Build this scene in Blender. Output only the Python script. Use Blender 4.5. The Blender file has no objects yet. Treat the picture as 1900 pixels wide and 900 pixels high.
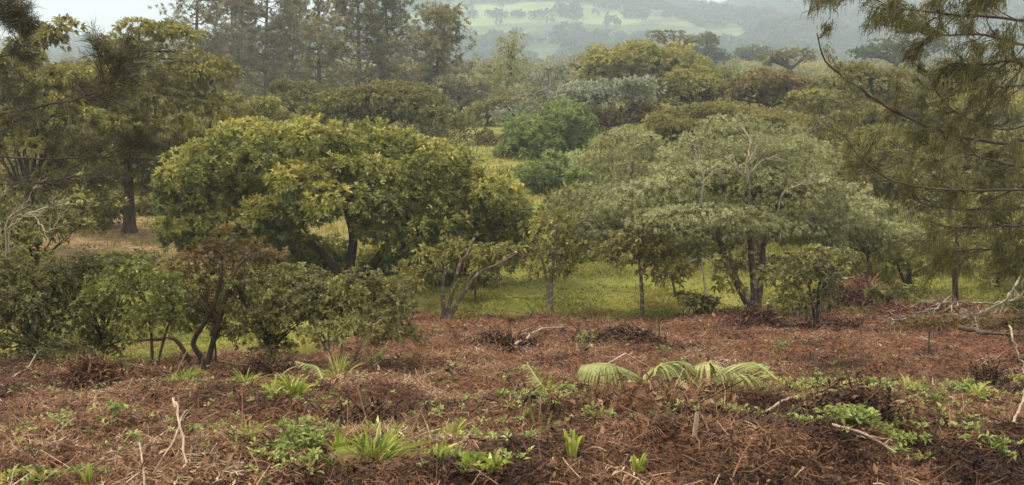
import bpy, math
import numpy as np
from mathutils import Vector

R = np.random.default_rng(7)
sc = bpy.context.scene
COL = sc.collection
F = 1825.0
PITCH = math.radians(10.86)
CAM = np.array([0.0, 0.0, 1.7])
CP, SP = math.cos(PITCH), math.sin(PITCH)

# ------------------------------------------------------------------ helpers
def P(px, py, d):
    """world point d metres ahead of the camera on the sight line of a photo pixel"""
    x = (px - 950.0) / F
    u = (450.0 - py) / F
    v = np.array([x, CP + u * SP, -SP + u * CP])
    return CAM + v * (d / v[1])

def mpp(px, py, d):
    u = (450.0 - py) / F
    return d / (CP + u * SP) / F          # metres per photo pixel there

def nrm(a):
    return a / np.maximum(np.linalg.norm(a, axis=-1, keepdims=True), 1e-9)

def _h(ix, iy, s):
    n = (ix * 374761393 + iy * 668265263 + s * 1274126177) & 0xFFFFFFFF
    n = ((n ^ (n >> 13)) * 1274126177) & 0xFFFFFFFF
    return ((n ^ (n >> 16)) & 0xFFFF) / 65535.0

def vn(x, y, s=0):
    x = np.asarray(x, float); y = np.asarray(y, float)
    ix = np.floor(x).astype(np.int64); iy = np.floor(y).astype(np.int64)
    fx = x - ix; fy = y - iy
    fx = fx * fx * (3 - 2 * fx); fy = fy * fy * (3 - 2 * fy)
    a = _h(ix, iy, s); b = _h(ix + 1, iy, s); c = _h(ix, iy + 1, s); d = _h(ix + 1, iy + 1, s)
    return (a + (b - a) * fx) * (1 - fy) + (c + (d - c) * fx) * fy

def sstep(a, b, x):
    t = np.clip((x - a) / (b - a), 0, 1)
    return t * t * (3 - 2 * t)

PY = [-60, -5, 0, 4, 10, 12, 22, 30, 60, 100, 160, 240, 5000]
PZ = [0.4, 0.2, 0.1, 0, -1.7, -2.2, -4.15, -4.35, -4.3, -4.2, -4.1, -4.0, -4.0]

def edge(x):
    x = np.asarray(x, float)
    e = 13.2 + 8.3 * sstep(-3.2, -2.0, x)
    return e + (vn(x * 0.9, x * 0 + 3.1, 5) - 0.5) * 2.0 + (vn(x * 3.1, x * 0 + 9.1, 6) - 0.5) * 0.8

def brown(x, y):
    return 1 - sstep(-1.3, 1.5, y - edge(x) + (vn(x * 2.1, y * 2.1, 7) - 0.5) * 3.0)

def H(x, y):
    x = np.asarray(x, float); y = np.asarray(y, float)
    z = np.interp(y, PY, PZ)
    near = 1 - sstep(23, 30, y)
    z = z + near * ((vn(x * 0.7, y * 0.7, 1) - 0.5) * 0.2 + (vn(x * 2.3, y * 2.3, 2) - 0.5) * 0.14
                    + (vn(x * 6.0, y * 6.0, 3) - 0.5) * 0.08)
    z = z + (1 - near) * ((vn(x * 0.1, y * 0.1, 4) - 0.5) * 0.5)
    return z

def G(px, d, dz=0.0):
    """ground point below photo column px at depth d"""
    x = (px - 950.0) / F * d / CP * 1.0
    # refine: column px depends on the depth along the view
    for _ in range(3):
        z = float(H(x, d))
        fz = d * CP - (z - CAM[2]) * SP
        x = (px - 950.0) / F * fz
    return np.array([x, d, float(H(x, d)) + dz])

class Acc:
    """collects quads for one mesh"""
    def __init__(s):
        s.v = []; s.f = []; s.t = []; s.n = 0; s.sm = []
    def add(s, v, f, t, smooth=False):
        v = np.asarray(v, np.float32).reshape(-1, 3)
        f = np.asarray(f, np.int32).reshape(-1, 4)
        t = np.broadcast_to(np.asarray(t, np.float32), (len(v),)) if np.ndim(t) == 0 else np.asarray(t, np.float32)
        s.v.append(v); s.f.append(f + s.n); s.t.append(t); s.n += len(v)
        s.sm.append(np.full(len(f), smooth))
    def build(s, name, mat, parent=None, origin=None):
        v = np.concatenate(s.v); f = np.concatenate(s.f); t = np.concatenate(s.t); sm = np.concatenate(s.sm)
        if origin is not None:
            v = v - np.asarray(origin, np.float32)
        me = bpy.data.meshes.new(name)
        me.vertices.add(len(v)); me.vertices.foreach_set('co', v.ravel())
        me.loops.add(f.size); me.loops.foreach_set('vertex_index', f.ravel())
        me.polygons.add(len(f)); me.polygons.foreach_set('loop_start', np.arange(0, f.size, 4, dtype=np.int32))
        me.polygons.foreach_set('use_smooth', sm)
        me.update(calc_edges=True)
        a = me.attributes.new('tint', 'FLOAT', 'POINT'); a.data.foreach_set('value', np.ascontiguousarray(t))
        me.materials.append(mat)
        o = bpy.data.objects.new(name, me); COL.objects.link(o)
        if parent is not None:
            o.parent = parent
        elif origin is not None:
            o.location = origin
        return o

def tag(o, label=None, cat=None, group=None, kind=None):
    if label: o['label'] = label
    if cat: o['category'] = cat
    if group: o['group'] = group
    if kind: o['kind'] = kind
    return o

def thing(name, loc, label, cat, group=None):
    o = bpy.data.objects.new(name, None); COL.objects.link(o)
    o.location = loc; o.empty_display_size = 0.2
    return tag(o, label, cat, group)

def tube(acc, pts, rad, sides=6, tint=0.5):
    pts = np.asarray(pts, float); n = len(pts)
    rad = np.broadcast_to(np.asarray(rad, float), (n,))
    d = nrm(np.gradient(pts, axis=0))
    ref = np.array([0.0, 0.0, 1.0]) if abs(d[0, 2]) < 0.9 else np.array([1.0, 0.0, 0.0])
    a = nrm(np.cross(d, ref)); b = np.cross(d, a)
    ang = np.linspace(0, 2 * np.pi, sides, endpoint=False)
    ring = pts[:, None, :] + rad[:, None, None] * (a[:, None, :] * np.cos(ang)[None, :, None] + b[:, None, :] * np.sin(ang)[None, :, None])
    i = np.arange(n - 1)[:, None] * sides; j = np.arange(sides)[None, :]; k = (j + 1) % sides
    f = np.stack([i + j, i + k, i + sides + k, i + sides + j], -1).reshape(-1, 4)
    acc.add(ring.reshape(-1, 3), f, tint, True)

def curve(p0, p1, n=7, wig=0.1, sag=0.0, rng=None):
    rng = rng or R
    p0 = np.asarray(p0, float); p1 = np.asarray(p1, float)
    t = np.linspace(0, 1, n)[:, None]
    L = np.linalg.norm(p1 - p0)
    off = rng.normal(0, 1, (n, 3)) * wig * L * 0.35
    off = np.cumsum(off, 0) * 0.5
    off = off - off[:1] * (1 - t) - off[-1:] * t
    p = p0 + (p1 - p0) * t + off
    p[:, 2] += sag * L * 4 * (t * (1 - t))[:, 0]
    return p

def smooth_line(pts, n=16):
    """Catmull-Rom through the given points"""
    pts = np.asarray(pts, float)
    q = np.vstack([2 * pts[0] - pts[1], pts, 2 * pts[-1] - pts[-2]])
    s = np.linspace(0, len(pts) - 1 - 1e-6, n)
    i = s.astype(int); t = (s - i)[:, None]
    a, b, c, d = q[i], q[i + 1], q[i + 2], q[i + 3]
    return 0.5 * ((2 * b) + (c - a) * t + (2 * a - 5 * b + 4 * c - d) * t ** 2 + (3 * b - a - 3 * c + d) * t ** 3)

def leaves(acc, base, d, n, L, W, tint, droop=0.0):
    """one diamond-shaped folded leaf per row"""
    m = len(base)
    if m == 0: return
    L = np.broadcast_to(L, (m,))[:, None]; W = np.broadcast_to(W, (m,))[:, None]
    d = nrm(d); s = nrm(np.cross(d, n)); n = np.cross(s, d)
    mid = base + d * L * 0.45
    z = np.array([0, 0, 1.0])
    dr = np.broadcast_to(np.asarray(droop, float), (m,))[:, None] * L * z
    v = np.stack([base, mid + s * W * 0.5 + n * W * 0.12, base + d * L - dr, mid - s * W * 0.5 + n * W * 0.12], 1)
    f = np.arange(m * 4).reshape(m, 4)
    acc.add(v.reshape(-1, 3), f, np.repeat(np.broadcast_to(tint, (m,)), 4))

def strips(acc, pts, wid, tint, side=None):
    """pts (m,k,3) centre lines, wid (m,k) widths: flat bent ribbons"""
    m, k, _ = pts.shape
    if m == 0: return
    d = nrm(np.gradient(pts, axis=1))
    if side is None:
        side = R.normal(0, 1, (m, 1, 3))
    s = nrm(np.cross(d, np.broadcast_to(side, (m, k, 3))))
    w = np.broadcast_to(wid, (m, k))[..., None] * 0.5
    v = np.stack([pts - s * w, pts + s * w], 2)           # m,k,2,3
    i = (np.arange(m) * k * 2)[:, None] + (np.arange(k - 1) * 2)[None, :]
    f = np.stack([i, i + 1, i + 3, i + 2], -1).reshape(-1, 4)
    acc.add(v.reshape(-1, 3), f, np.repeat(np.broadcast_to(tint, (m,)), k * 2))

def rosettes(acc, C, A, k, L, W, sp, droop, tint, up=0.3, rng=None, jl=0.3):
    """k leaves fanning out from each twig end C along axis A"""
    rng = rng or R
    n = len(C)
    C = np.repeat(C, k, 0); A = np.repeat(nrm(A), k, 0); T = np.repeat(tint, k) if np.ndim(tint) else np.full(n * k, tint)
    r = rng.normal(0, 1, (n * k, 3)); tang = nrm(np.cross(A, r))
    th = rng.uniform(sp[0], sp[1], (n * k, 1))
    d = A * np.cos(th) + tang * np.sin(th)
    nn = A + np.array([0, 0, up]) + rng.normal(0, 0.35, (n * k, 3))
    ln = L * rng.uniform(1 - jl, 1 + jl, n * k)
    leaves(acc, C + d * ln[:, None] * 0.12 + rng.normal(0, 0.12, (n * k, 3)) * L, d, nn, ln, W * rng.uniform(0.7, 1.3, n * k),
           np.clip(T + rng.normal(0, 0.09, n * k) + (0.6 - th[:, 0] * 0.5) * 0.12, 0, 1), droop)

# ------------------------------------------------------------------ materials
def new_mat(name):
    m = bpy.data.materials.new(name); m.use_nodes = True
    nt = m.node_tree; nt.nodes.clear()
    return m, nt, nt.nodes, nt.links

def ramp(N, stops):
    r = N.new('ShaderNodeValToRGB'); e = r.color_ramp.elements
    while len(e) < len(stops): e.new(0.5)
    for i, (p, c) in enumerate(stops):
        e[i].position = p; e[i].color = (*c, 1)
    return r

def leaf_mat(name, stops, rough=0.5, spec=0.35, trans=0.30, scale=1.5, vary=0.25, warm=(1.24, 1.19, 0.92)):
    m, nt, N, K = new_mat(name)
    out = N.new('ShaderNodeOutputMaterial'); b = N.new('ShaderNodeBsdfPrincipled')
    at = N.new('ShaderNodeAttribute'); at.attribute_name = 'tint'
    tc = N.new('ShaderNodeTexCoord'); no = N.new('ShaderNodeTexNoise'); no.inputs['Scale'].default_value = scale
    no.inputs['Detail'].default_value = 2
    K.new(tc.outputs['Object'], no.inputs['Vector'])
    ma = N.new('ShaderNodeMath'); ma.operation = 'MULTIPLY_ADD'
    K.new(no.outputs['Fac'], ma.inputs[0]); ma.inputs[1].default_value = vary; K.new(at.outputs['Fac'], ma.inputs[2])
    mb = N.new('ShaderNodeMath'); mb.operation = 'SUBTRACT'; K.new(ma.outputs[0], mb.inputs[0]); mb.inputs[1].default_value = vary * 0.5
    q = warm
    stops = [(p, (min(0.9, c[0] * q[0]), min(0.9, c[1] * q[1]), c[2] * q[2])) for p, c in stops]
    rp = ramp(N, stops); K.new(mb.outputs[0], rp.inputs[0])
    K.new(rp.outputs[0], b.inputs['Base Color'])
    b.inputs['Roughness'].default_value = rough; b.inputs['Specular IOR Level'].default_value = spec
    tr = N.new('ShaderNodeBsdfTranslucent'); K.new(rp.outputs[0], tr.inputs['Color'])
    mx = N.new('ShaderNodeMixShader'); mx.inputs[0].default_value = trans
    K.new(b.outputs[0], mx.inputs[1]); K.new(tr.outputs[0], mx.inputs[2]); K.new(mx.outputs[0], out.inputs['Surface'])
    return m

def bark_mat(name, dark, light, lichen=None, lich=0.0, scale=9.0):
    m, nt, N, K = new_mat(name)
    out = N.new('ShaderNodeOutputMaterial'); b = N.new('ShaderNodeBsdfPrincipled')
    tc = N.new('ShaderNodeTexCoord'); mp = N.new('ShaderNodeMapping'); mp.inputs['Scale'].default_value = (1, 1, 0.35)
    K.new(tc.outputs['Object'], mp.inputs['Vector'])
    no = N.new('ShaderNodeTexNoise'); no.inputs['Scale'].default_value = scale; no.inputs['Detail'].default_value = 6
    K.new(mp.outputs[0], no.inputs['Vector'])
    rp = ramp(N, [(0.3, dark), (0.7, light)]); K.new(no.outputs['Fac'], rp.inputs[0])
    colr = rp.outputs[0]
    if lichen:
        n2 = N.new('ShaderNodeTexNoise'); n2.inputs['Scale'].default_value = scale * 0.55; n2.inputs['Detail'].default_value = 5
        K.new(tc.outputs['Object'], n2.inputs['Vector'])
        r2 = ramp(N, [(0.55 - lich, (0, 0, 0)), (0.62 - lich + 0.05, (1, 1, 1))]); K.new(n2.outputs['Fac'], r2.inputs[0])
        mx = N.new('ShaderNodeMixRGB'); K.new(r2.outputs[0], mx.inputs[0]); K.new(colr, mx.inputs[1]); mx.inputs[2].default_value = (*lichen, 1)
        colr = mx.outputs[0]
    K.new(colr, b.inputs['Base Color']); b.inputs['Roughness'].default_value = 0.9; b.inputs['Specular IOR Level'].default_value = 0.15
    bp = N.new('ShaderNodeBump'); bp.inputs['Strength'].default_value = 0.7; bp.inputs['Distance'].default_value = 0.02
    K.new(no.outputs['Fac'], bp.inputs['Height']); K.new(bp.outputs[0], b.inputs['Normal'])
    K.new(b.outputs[0], out.inputs['Surface'])
    return m

M = {}
M['golden'] = leaf_mat('golden_green_leaves', [(0.0, (0.04, 0.05, 0.016)), (0.3, (0.10, 0.127, 0.034)), (0.55, (0.20, 0.218, 0.068)), (0.82, (0.33, 0.325, 0.105)), (1.0, (0.39, 0.32, 0.095))], 0.42, 0.45)
M['feather'] = leaf_mat('feathery_grey_green_leaves', [(0.0, (0.07, 0.078, 0.036)), (0.5, (0.155, 0.17, 0.085)), (0.8, (0.245, 0.27, 0.15)), (1.0, (0.34, 0.37, 0.235))], 0.45, 0.4)
M['feather_olive'] = leaf_mat('feathery_olive_leaves', [(0.0, (0.07, 0.07, 0.025)), (0.5, (0.16, 0.155, 0.055)), (1.0, (0.27, 0.26, 0.11))], 0.5, 0.4)
M['dark'] = leaf_mat('dark_evergreen_sprays', [(0.0, (0.055, 0.056, 0.026)), (0.5, (0.14, 0.14, 0.052)), (1.0, (0.26, 0.255, 0.09))], 0.6, 0.3)
M['bush'] = leaf_mat('glossy_bush_leaves', [(0.0, (0.05, 0.05, 0.022)), (0.5, (0.12, 0.125, 0.045)), (0.85, (0.21, 0.22, 0.075)), (1.0, (0.30, 0.29, 0.12))], 0.38, 0.5)
M['bush_light'] = leaf_mat('light_bush_leaves', [(0.0, (0.055, 0.065, 0.02)), (0.5, (0.14, 0.165, 0.045)), (1.0, (0.28, 0.31, 0.11))], 0.38, 0.5)
M['bronze'] = leaf_mat('reddish_twiggy_leaves', [(0.0, (0.07, 0.05, 0.03)), (0.5, (0.14, 0.11, 0.05)), (1.0, (0.21, 0.13, 0.08))], 0.6, 0.3)
M['olive'] = leaf_mat('olive_crown_leaves', [(0.0, (0.055, 0.056, 0.022)), (0.5, (0.145, 0.145, 0.047)), (1.0, (0.27, 0.26, 0.09))], 0.55, 0.35, scale=0.5)
M['yellow'] = leaf_mat('yellow_green_dome_leaves', [(0.0, (0.08, 0.085, 0.025)), (0.5, (0.20, 0.205, 0.06)), (1.0, (0.34, 0.32, 0.11))], 0.55, 0.35, scale=0.4)
M['brownish'] = leaf_mat('brown_olive_leaves', [(0.0, (0.05, 0.044, 0.022)), (0.5, (0.125, 0.108, 0.042)), (1.0, (0.24, 0.19, 0.075))], 0.55, 0.35, scale=0.5)
M['blue'] = leaf_mat('blue_grey_leaves', [(0.0, (0.09, 0.11, 0.095)), (0.5, (0.20, 0.235, 0.20)), (1.0, (0.34, 0.38, 0.34))], 0.5, 0.4)
M['fresh'] = leaf_mat('fresh_green_leaves', [(0.0, (0.05, 0.07, 0.026)), (0.5, (0.135, 0.185, 0.062)), (1.0, (0.25, 0.31, 0.11))], 0.5, 0.4)
M['pale'] = leaf_mat('pale_green_leaves', [(0.0, (0.10, 0.11, 0.045)), (0.5, (0.20, 0.215, 0.085)), (1.0, (0.30, 0.31, 0.13))], 0.5, 0.35)
M['pine'] = leaf_mat('tall_pine_foliage', [(0.0, (0.08, 0.08, 0.052)), (0.5, (0.18, 0.178, 0.112)), (1.0, (0.29, 0.28, 0.18))], 0.6, 0.3)  # greyed and lightened: some of the distance haze is put into this palette
M['needle'] = leaf_mat('drooping_pine_needles', [(0.0, (0.035, 0.038, 0.016)), (0.5, (0.088, 0.094, 0.034)), (1.0, (0.19, 0.185, 0.066))], 0.5, 0.35)
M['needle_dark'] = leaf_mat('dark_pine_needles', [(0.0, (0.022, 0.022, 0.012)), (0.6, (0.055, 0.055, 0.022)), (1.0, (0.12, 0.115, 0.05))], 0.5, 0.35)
M['far'] = leaf_mat('far_tree_leaves', [(0.0, (0.04, 0.05, 0.025)), (0.5, (0.08, 0.095, 0.04)), (1.0, (0.14, 0.15, 0.06))], 0.7, 0.2, scale=0.1)
M['wood_far'] = leaf_mat('hill_wood_leaves', [(0.0, (0.02, 0.028, 0.016)), (0.5, (0.04, 0.052, 0.025)), (1.0, (0.075, 0.085, 0.035))], 0.7, 0.1, scale=0.02)
M['grass'] = leaf_mat('meadow_grass', [(0.0, (0.07, 0.072, 0.024)), (0.5, (0.16, 0.172, 0.045)), (0.85, (0.26, 0.25, 0.085)), (1.0, (0.36, 0.32, 0.14))], 0.6, 0.25, scale=0.35, vary=0.6)
M['tuft'] = leaf_mat('bright_grass_blades', [(0.0, (0.10, 0.13, 0.03)), (0.5, (0.22, 0.29, 0.055)), (0.85, (0.34, 0.38, 0.12)), (1.0, (0.42, 0.33, 0.19))], 0.4, 0.4, 0.3, vary=0.3)
M['weed'] = leaf_mat('small_weed_leaves', [(0.0, (0.07, 0.11, 0.03)), (0.5, (0.17, 0.22, 0.07)), (1.0, (0.30, 0.34, 0.14))], 0.45, 0.4, 0.25)
M['frond'] = leaf_mat('wilting_frond', [(0.0, (0.12, 0.14, 0.055)), (0.5, (0.20, 0.245, 0.095)), (1.0, (0.34, 0.31, 0.16))], 0.45, 0.4, 0.3, vary=0.2)
M['litter'] = leaf_mat('dead_bracken', [(0.0, (0.02, 0.013, 0.010)), (0.25, (0.085, 0.046, 0.028)), (0.5, (0.19, 0.095, 0.052)), (0.68, (0.26, 0.13, 0.068)), (0.82, (0.29, 0.18, 0.10)), (0.93, (0.44, 0.31, 0.19)), (1.0, (0.58, 0.46, 0.32))], 0.8, 0.2, 0.08, scale=0.9, vary=0.28, warm=(0.75, 0.78, 0.79))
M['redpile'] = leaf_mat('red_dead_leaves', [(0.0, (0.06, 0.03, 0.02)), (0.5, (0.18, 0.085, 0.05)), (1.0, (0.37, 0.22, 0.15))], 0.7, 0.25, 0.1, warm=(1, 1, 1))
M['bark'] = bark_mat('dark_bark', (0.03, 0.022, 0.015), (0.10, 0.075, 0.052))
M['bark_pale'] = bark_mat('lichen_bark', (0.10, 0.08, 0.055), (0.24, 0.20, 0.15), (0.36, 0.36, 0.29), 0.02, 14)
M['bark_moss'] = bark_mat('mossy_bark', (0.05, 0.038, 0.025), (0.13, 0.10, 0.07), (0.30, 0.30, 0.22), 0.0, 16)
M['bark_red'] = bark_mat('reddish_pine_bark', (0.035, 0.026, 0.019), (0.10, 0.078, 0.06))
M['bark_white'] = bark_mat('whitish_branch_bark', (0.22, 0.19, 0.14), (0.42, 0.38, 0.30), scale=5)
M['bark_branch'] = bark_mat('pale_branch_bark', (0.15, 0.13, 0.095), (0.31, 0.28, 0.215), scale=6)
M['wood'] = bark_mat('weathered_stick', (0.22, 0.16, 0.11), (0.44, 0.35, 0.26), scale=20)

# ------------------------------------------------------------------ trees
def crown(acc, blobs, L, W, k=9, cover=0.7, sub=9, subr=(0.30, 0.48), flat=1.0, sp=(0.35, 1.4), droop=0.15, radial=0.0,
          tint=0.45, tvar=0.16, flush=0.0, axis_up=0.5, under=0.35, seed=0, thick=0.9, inner=0.7, sink=0.0):
    """leaf clumps over the sub-lobes of the crown ellipsoids; returns lobe centres for the limbs"""
    rng = np.random.default_rng(seed)
    ends = []
    for (c, r) in blobs:
        u = nrm(rng.normal(0, 1, (sub * 3, 3)))
        u = u[(u[:, 2] > -under - rng.random(len(u)) * 0.4)][:sub]
        for uu in u:
            lr = rng.uniform(*subr) * r
            lr = np.array([max(lr[0], lr.mean() * 0.6), max(lr[1], lr.mean() * 0.6), max(lr[2], lr.mean() * 0.45)])
            lr[2] *= flat
            lc = c + r * uu * inner * rng.uniform(0.75, 1.15) + rng.normal(0, 0.05, 3) * r
            ends.append((lc, lr))
            area = 4 * np.pi * ((lr[0] * lr[1]) ** 1.6 / 3 + (lr[0] * lr[2]) ** 1.6 / 3 + (lr[1] * lr[2]) ** 1.6 / 3) ** (1 / 1.6)
            nl = cover * area * 0.8 / (0.5 * L * W)
            nr = max(3, int(nl / k))
            v = nrm(rng.normal(0, 1, (int(nr * 1.7) + 4, 3)))
            v = v[v[:, 2] > -0.25 - rng.random(len(v)) * 0.75][:nr]
            rad = rng.uniform(0.72, 1.08, (len(v), 1))
            p = lc + lr * v * rad
            ax = nrm(nrm(v / np.maximum(lr, 0.05)) + np.array([0, 0, axis_up]))
            if radial > 0:
                out = v * np.array([1, 1, 0.0]); out = nrm(out + 1e-6)
                ax = nrm(ax * (1 - radial) + radial * (out + np.array([0, 0, -0.1])))
            t = tint + rng.normal(0, tvar * 1.2) + rng.normal(0, 0.07, len(v))
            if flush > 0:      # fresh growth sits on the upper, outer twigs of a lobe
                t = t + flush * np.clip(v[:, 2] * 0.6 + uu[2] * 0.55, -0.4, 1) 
            rosettes(acc, p, ax, k, L, W, sp, droop, np.clip(t, 0, 1), rng=rng)
    return ends

def limb_set(acc, root, ends, r0, rng, n=14, minr=0.012, sides=6, wig=0.12, twigs=2):
    if len(ends) > n:
        pick = rng.choice(len(ends), n, replace=False)
    else:
        pick = np.arange(len(ends))
    for i in pick:
        lc, lr = ends[i]
        if lc[2] < root[2] - 0.2: 
            continue
        pts = curve(root, lc, 8, wig, 0.06, rng)
        rr = np.linspace(r0 * rng.uniform(0.35, 0.6), minr, 8)
        tube(acc, pts, rr, sides)
        for _ in range(twigs):
            j = rng.integers(3, 7)
            e = pts[j] + rng.normal(0, 0.6, 3) * lr + np.array([0, 0, 0.3]) * lr
            tube(acc, curve(pts[j], e, 5, 0.15, 0, rng), np.linspace(rr[j] * 0.6, minr * 0.5, 5), 5)

def tree(name, label, cat, base_px, d, blobs, leaf, bark, stems=None, r0=0.12, group=None, seed=0, limbs=14, limb_r=None, minr=0.012,
         depth=0.9, twigs=2, wig=0.12, base_d=None, **kw):
    """blobs: crown ellipsoids (px, py, rx, ry[, metres nearer or farther]); stems: lines of (px, py[, depth offset]) from the foot up"""
    rng = np.random.default_rng(seed + 100)
    bl = []
    for q in blobs:
        dd = d + (q[4] if len(q) > 4 else 0.0)
        s = mpp(q[0], q[1], dd)
        rx, rz = q[2] * s, q[3] * s
        bl.append((P(q[0], q[1], dd), np.array([rx, min(rx, max(rz * 1.6, rx * 0.6)) * depth, rz])))
    g = G(base_px, base_d or d)
    e = thing(name, g, label, cat, group)
    ac = Acc()
    ends = crown(ac, bl, seed=seed, **kw)
    tr = Acc()
    g0 = g + np.array([0, 0, -0.15])
    cz = min(b[0][2] for b in bl)
    cen = np.mean([b[0] for b in bl], 0)
    if stems is None:
        top = np.array([g[0] * 0.45 + cen[0] * 0.55, g[1] * 0.5 + cen[1] * 0.5, g[2] + 0.75 * max(0.3, cz - g[2])])
        lines = [curve(g0, top, 8, 0.06, 0, rng)]
    else:
        lines = []
        for st in stems:
            pts = [P(q[0], q[1], d + (q[2] if len(q) > 2 else 0)) for q in st]
            if np.linalg.norm(pts[0] - g) < 0.9: pts[0] = g0
            lines.append(smooth_line(pts, 14))
    roots = []
    for i, ln in enumerate(lines):
        n = len(ln); rr = np.linspace(1.0, 0.5, n) * r0 * (1 if i == 0 else 0.75)
        if len(stems or []) > 4 and i >= 4: rr = np.linspace(0.36, 0.10, n) * r0
        rr[0] *= 1.7; rr[1] *= 1.2
        tube(tr, ln, rr, 9); roots.append((ln[-1], rr[-1]))
    per = {i: [] for i in range(len(roots))}
    for en in ends:
        k = int(np.argmin([np.linalg.norm((en[0] - r[0]) * np.array([1, 1, 0.5])) for r in roots]))
        per[k].append(en)
    for k, (pt, rr) in enumerate(roots):
        if per[k]:
            limb_set(tr, pt, per[k], limb_r or rr * 1.5, rng, max(4, limbs // len(roots)), minr, 6, wig, twigs)
    tr.build('trunk', M[bark], e, g)
    ac.build('crown', M[leaf], e, g)
    return e

# ------------------------------------------------------------------ ground sheet
def grid_mesh(name, xs, ys, zf, attrs, mat):
    X, Y = np.meshgrid(xs, ys); Z = zf(X, Y)
    nx, ny = len(xs), len(ys)
    v = np.stack([X, Y, Z], -1).reshape(-1, 3).astype(np.float32)
    i = (np.arange(ny - 1) * nx)[:, None] + np.arange(nx - 1)[None, :]
    f = np.stack([i, i + 1, i + nx + 1, i + nx], -1).reshape(-1, 4).astype(np.int32)
    me = bpy.data.meshes.new(name)
    me.vertices.add(len(v)); me.vertices.foreach_set('co', v.ravel())
    me.loops.add(f.size); me.loops.foreach_set('vertex_index', f.ravel())
    me.polygons.add(len(f)); me.polygons.foreach_set('loop_start', np.arange(0, f.size, 4, dtype=np.int32))
    me.polygons.foreach_set('use_smooth', np.ones(len(f), bool))
    me.update(calc_edges=True)
    for k, fn in attrs.items():
        a = me.attributes.new(k, 'FLOAT', 'POINT'); a.data.foreach_set('value', fn(X, Y).astype(np.float32).ravel())
    me.materials.append(mat)
    o = bpy.data.objects.new(name, me); COL.objects.link(o); o['kind'] = 'structure'
    return o

def dry(x, y):
    return sstep(0, 1, 1.6 - np.hypot((x + 12.5) / 6.0, (y - 33.0) / 4.6)) * (0.5 + vn(x * 0.8, y * 0.8, 31))

def ground_mat():
    m, nt, N, K = new_mat('ground_soil_and_turf')
    out = N.new('ShaderNodeOutputMaterial'); b = N.new('ShaderNodeBsdfPrincipled')
    tc = N.new('ShaderNodeTexCoord')
    def noise(s, d=5):
        n = N.new('ShaderNodeTexNoise'); n.inputs['Scale'].default_value = s; n.inputs['Detail'].default_value = d
        K.new(tc.outputs['Object'], n.inputs['Vector']); return n
    n1, n2, n3 = noise(22), noise(3.0), noise(0.35)
    soil = ramp(N, [(0.30, (0.03, 0.016, 0.010)), (0.5, (0.12, 0.055, 0.032)), (0.62, (0.19, 0.09, 0.05)), (0.78, (0.28, 0.17, 0.10))])
    K.new(n1.outputs['Fac'], soil.inputs[0])
    turf = ramp(N, [(0.3, (0.08, 0.085, 0.02)), (0.55, (0.17, 0.18, 0.04)), (0.75, (0.25, 0.23, 0.08))])
    K.new(n3.outputs['Fac'], turf.inputs[0])
    drc = ramp(N, [(0.35, (0.16, 0.105, 0.06)), (0.65, (0.30, 0.21, 0.12))]); K.new(n2.outputs['Fac'], drc.inputs[0])
    a1 = N.new('ShaderNodeAttribute'); a1.attribute_name = 'brown'
    a2 = N.new('ShaderNodeAttribute'); a2.attribute_name = 'dry'
    m1 = N.new('ShaderNodeMixRGB'); K.new(a2.outputs['Fac'], m1.inputs[0]); K.new(turf.outputs[0], m1.inputs[1]); K.new(drc.outputs[0], m1.inputs[2])
    m2 = N.new('ShaderNodeMixRGB'); K.new(a1.outputs['Fac'], m2.inputs[0]); K.new(m1.outputs[0], m2.inputs[1]); K.new(soil.outputs[0], m2.inputs[2])
    K.new(m2.outputs[0], b.inputs['Base Color']); b.inputs['Roughness'].default_value = 0.95; b.inputs['Specular IOR Level'].default_value = 0.1
    bp = N.new('ShaderNodeBump'); bp.inputs['Strength'].default_value = 0.8; bp.inputs['Distance'].default_value = 0.05
    K.new(n1.outputs['Fac'], bp.inputs['Height']); K.new(bp.outputs[0], b.inputs['Normal'])
    K.new(b.outputs[0], out.inputs['Surface'])
    return m

def grow(a, b, s0, q):
    o = []; s = s0; x = a
    while x < b:
        x += s; s *= q; o.append(x)
    return o

xs = np.array(sorted([-v for v in grow(16, 2500, 0.25, 1.14)]) + list(np.arange(-16, 16.01, 0.11)) + grow(16, 2500, 0.25, 1.14))
ys = np.array(sorted([-v for v in grow(0, 1500, 0.5, 1.3)]) + list(np.arange(0, 2.9, 0.25)) + list(np.arange(3, 24, 0.08)) + list(np.arange(24, 60, 0.4)) + grow(60, 3000, 0.6, 1.09))
grid_mesh('ground', xs, ys, H, {'brown': brown, 'dry': dry}, ground_mat())

# ------------------------------------------------------------------ far hills
HS = 2.2
RX = np.array([-6000, -900, -100, 350, 560, 700, 770, 830, 1000, 1140, 1175, 1260, 1330, 1400, 1600, 1900, 2400, 3300, 6000])
RPY = np.array([88, 86, 84, 82, 70, 45, 14, -4, -14, -2, 22, 24, 20, -10, -34, -45, -30, 30, 80])
def hill(x, y):
    return 1.7 + HS * (hill0(np.asarray(x) / HS, np.asarray(y) / HS) - 1.7)

def hill0(x, y):
    px = 950 + F * x / 610.0
    zr = 1.7 + 620 * np.tan(PITCH * 0 + (100 - np.interp(px, RX, RPY)) / F)
    zr = zr + (vn(x * 0.02, y * 0 + 2.0, 12) - 0.5) * 3
    t = sstep(190, 620, y + (vn(x * 0.008, y * 0.008, 13) - 0.5) * 80)
    back = 1 - 0.75 * sstep(640, 1000, y)
    z = -6 + (zr + 6) * t * back + (vn(x * 0.012, y * 0.012, 14) - 0.5) * 7 * t * (1 - sstep(520, 620, y)) 
    far = 17 * sstep(1000, 1350, y) * (0.75 + 0.5 * vn(x * 0.004, y * 0.0, 15))
    return np.maximum(z, far - 6)

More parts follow.
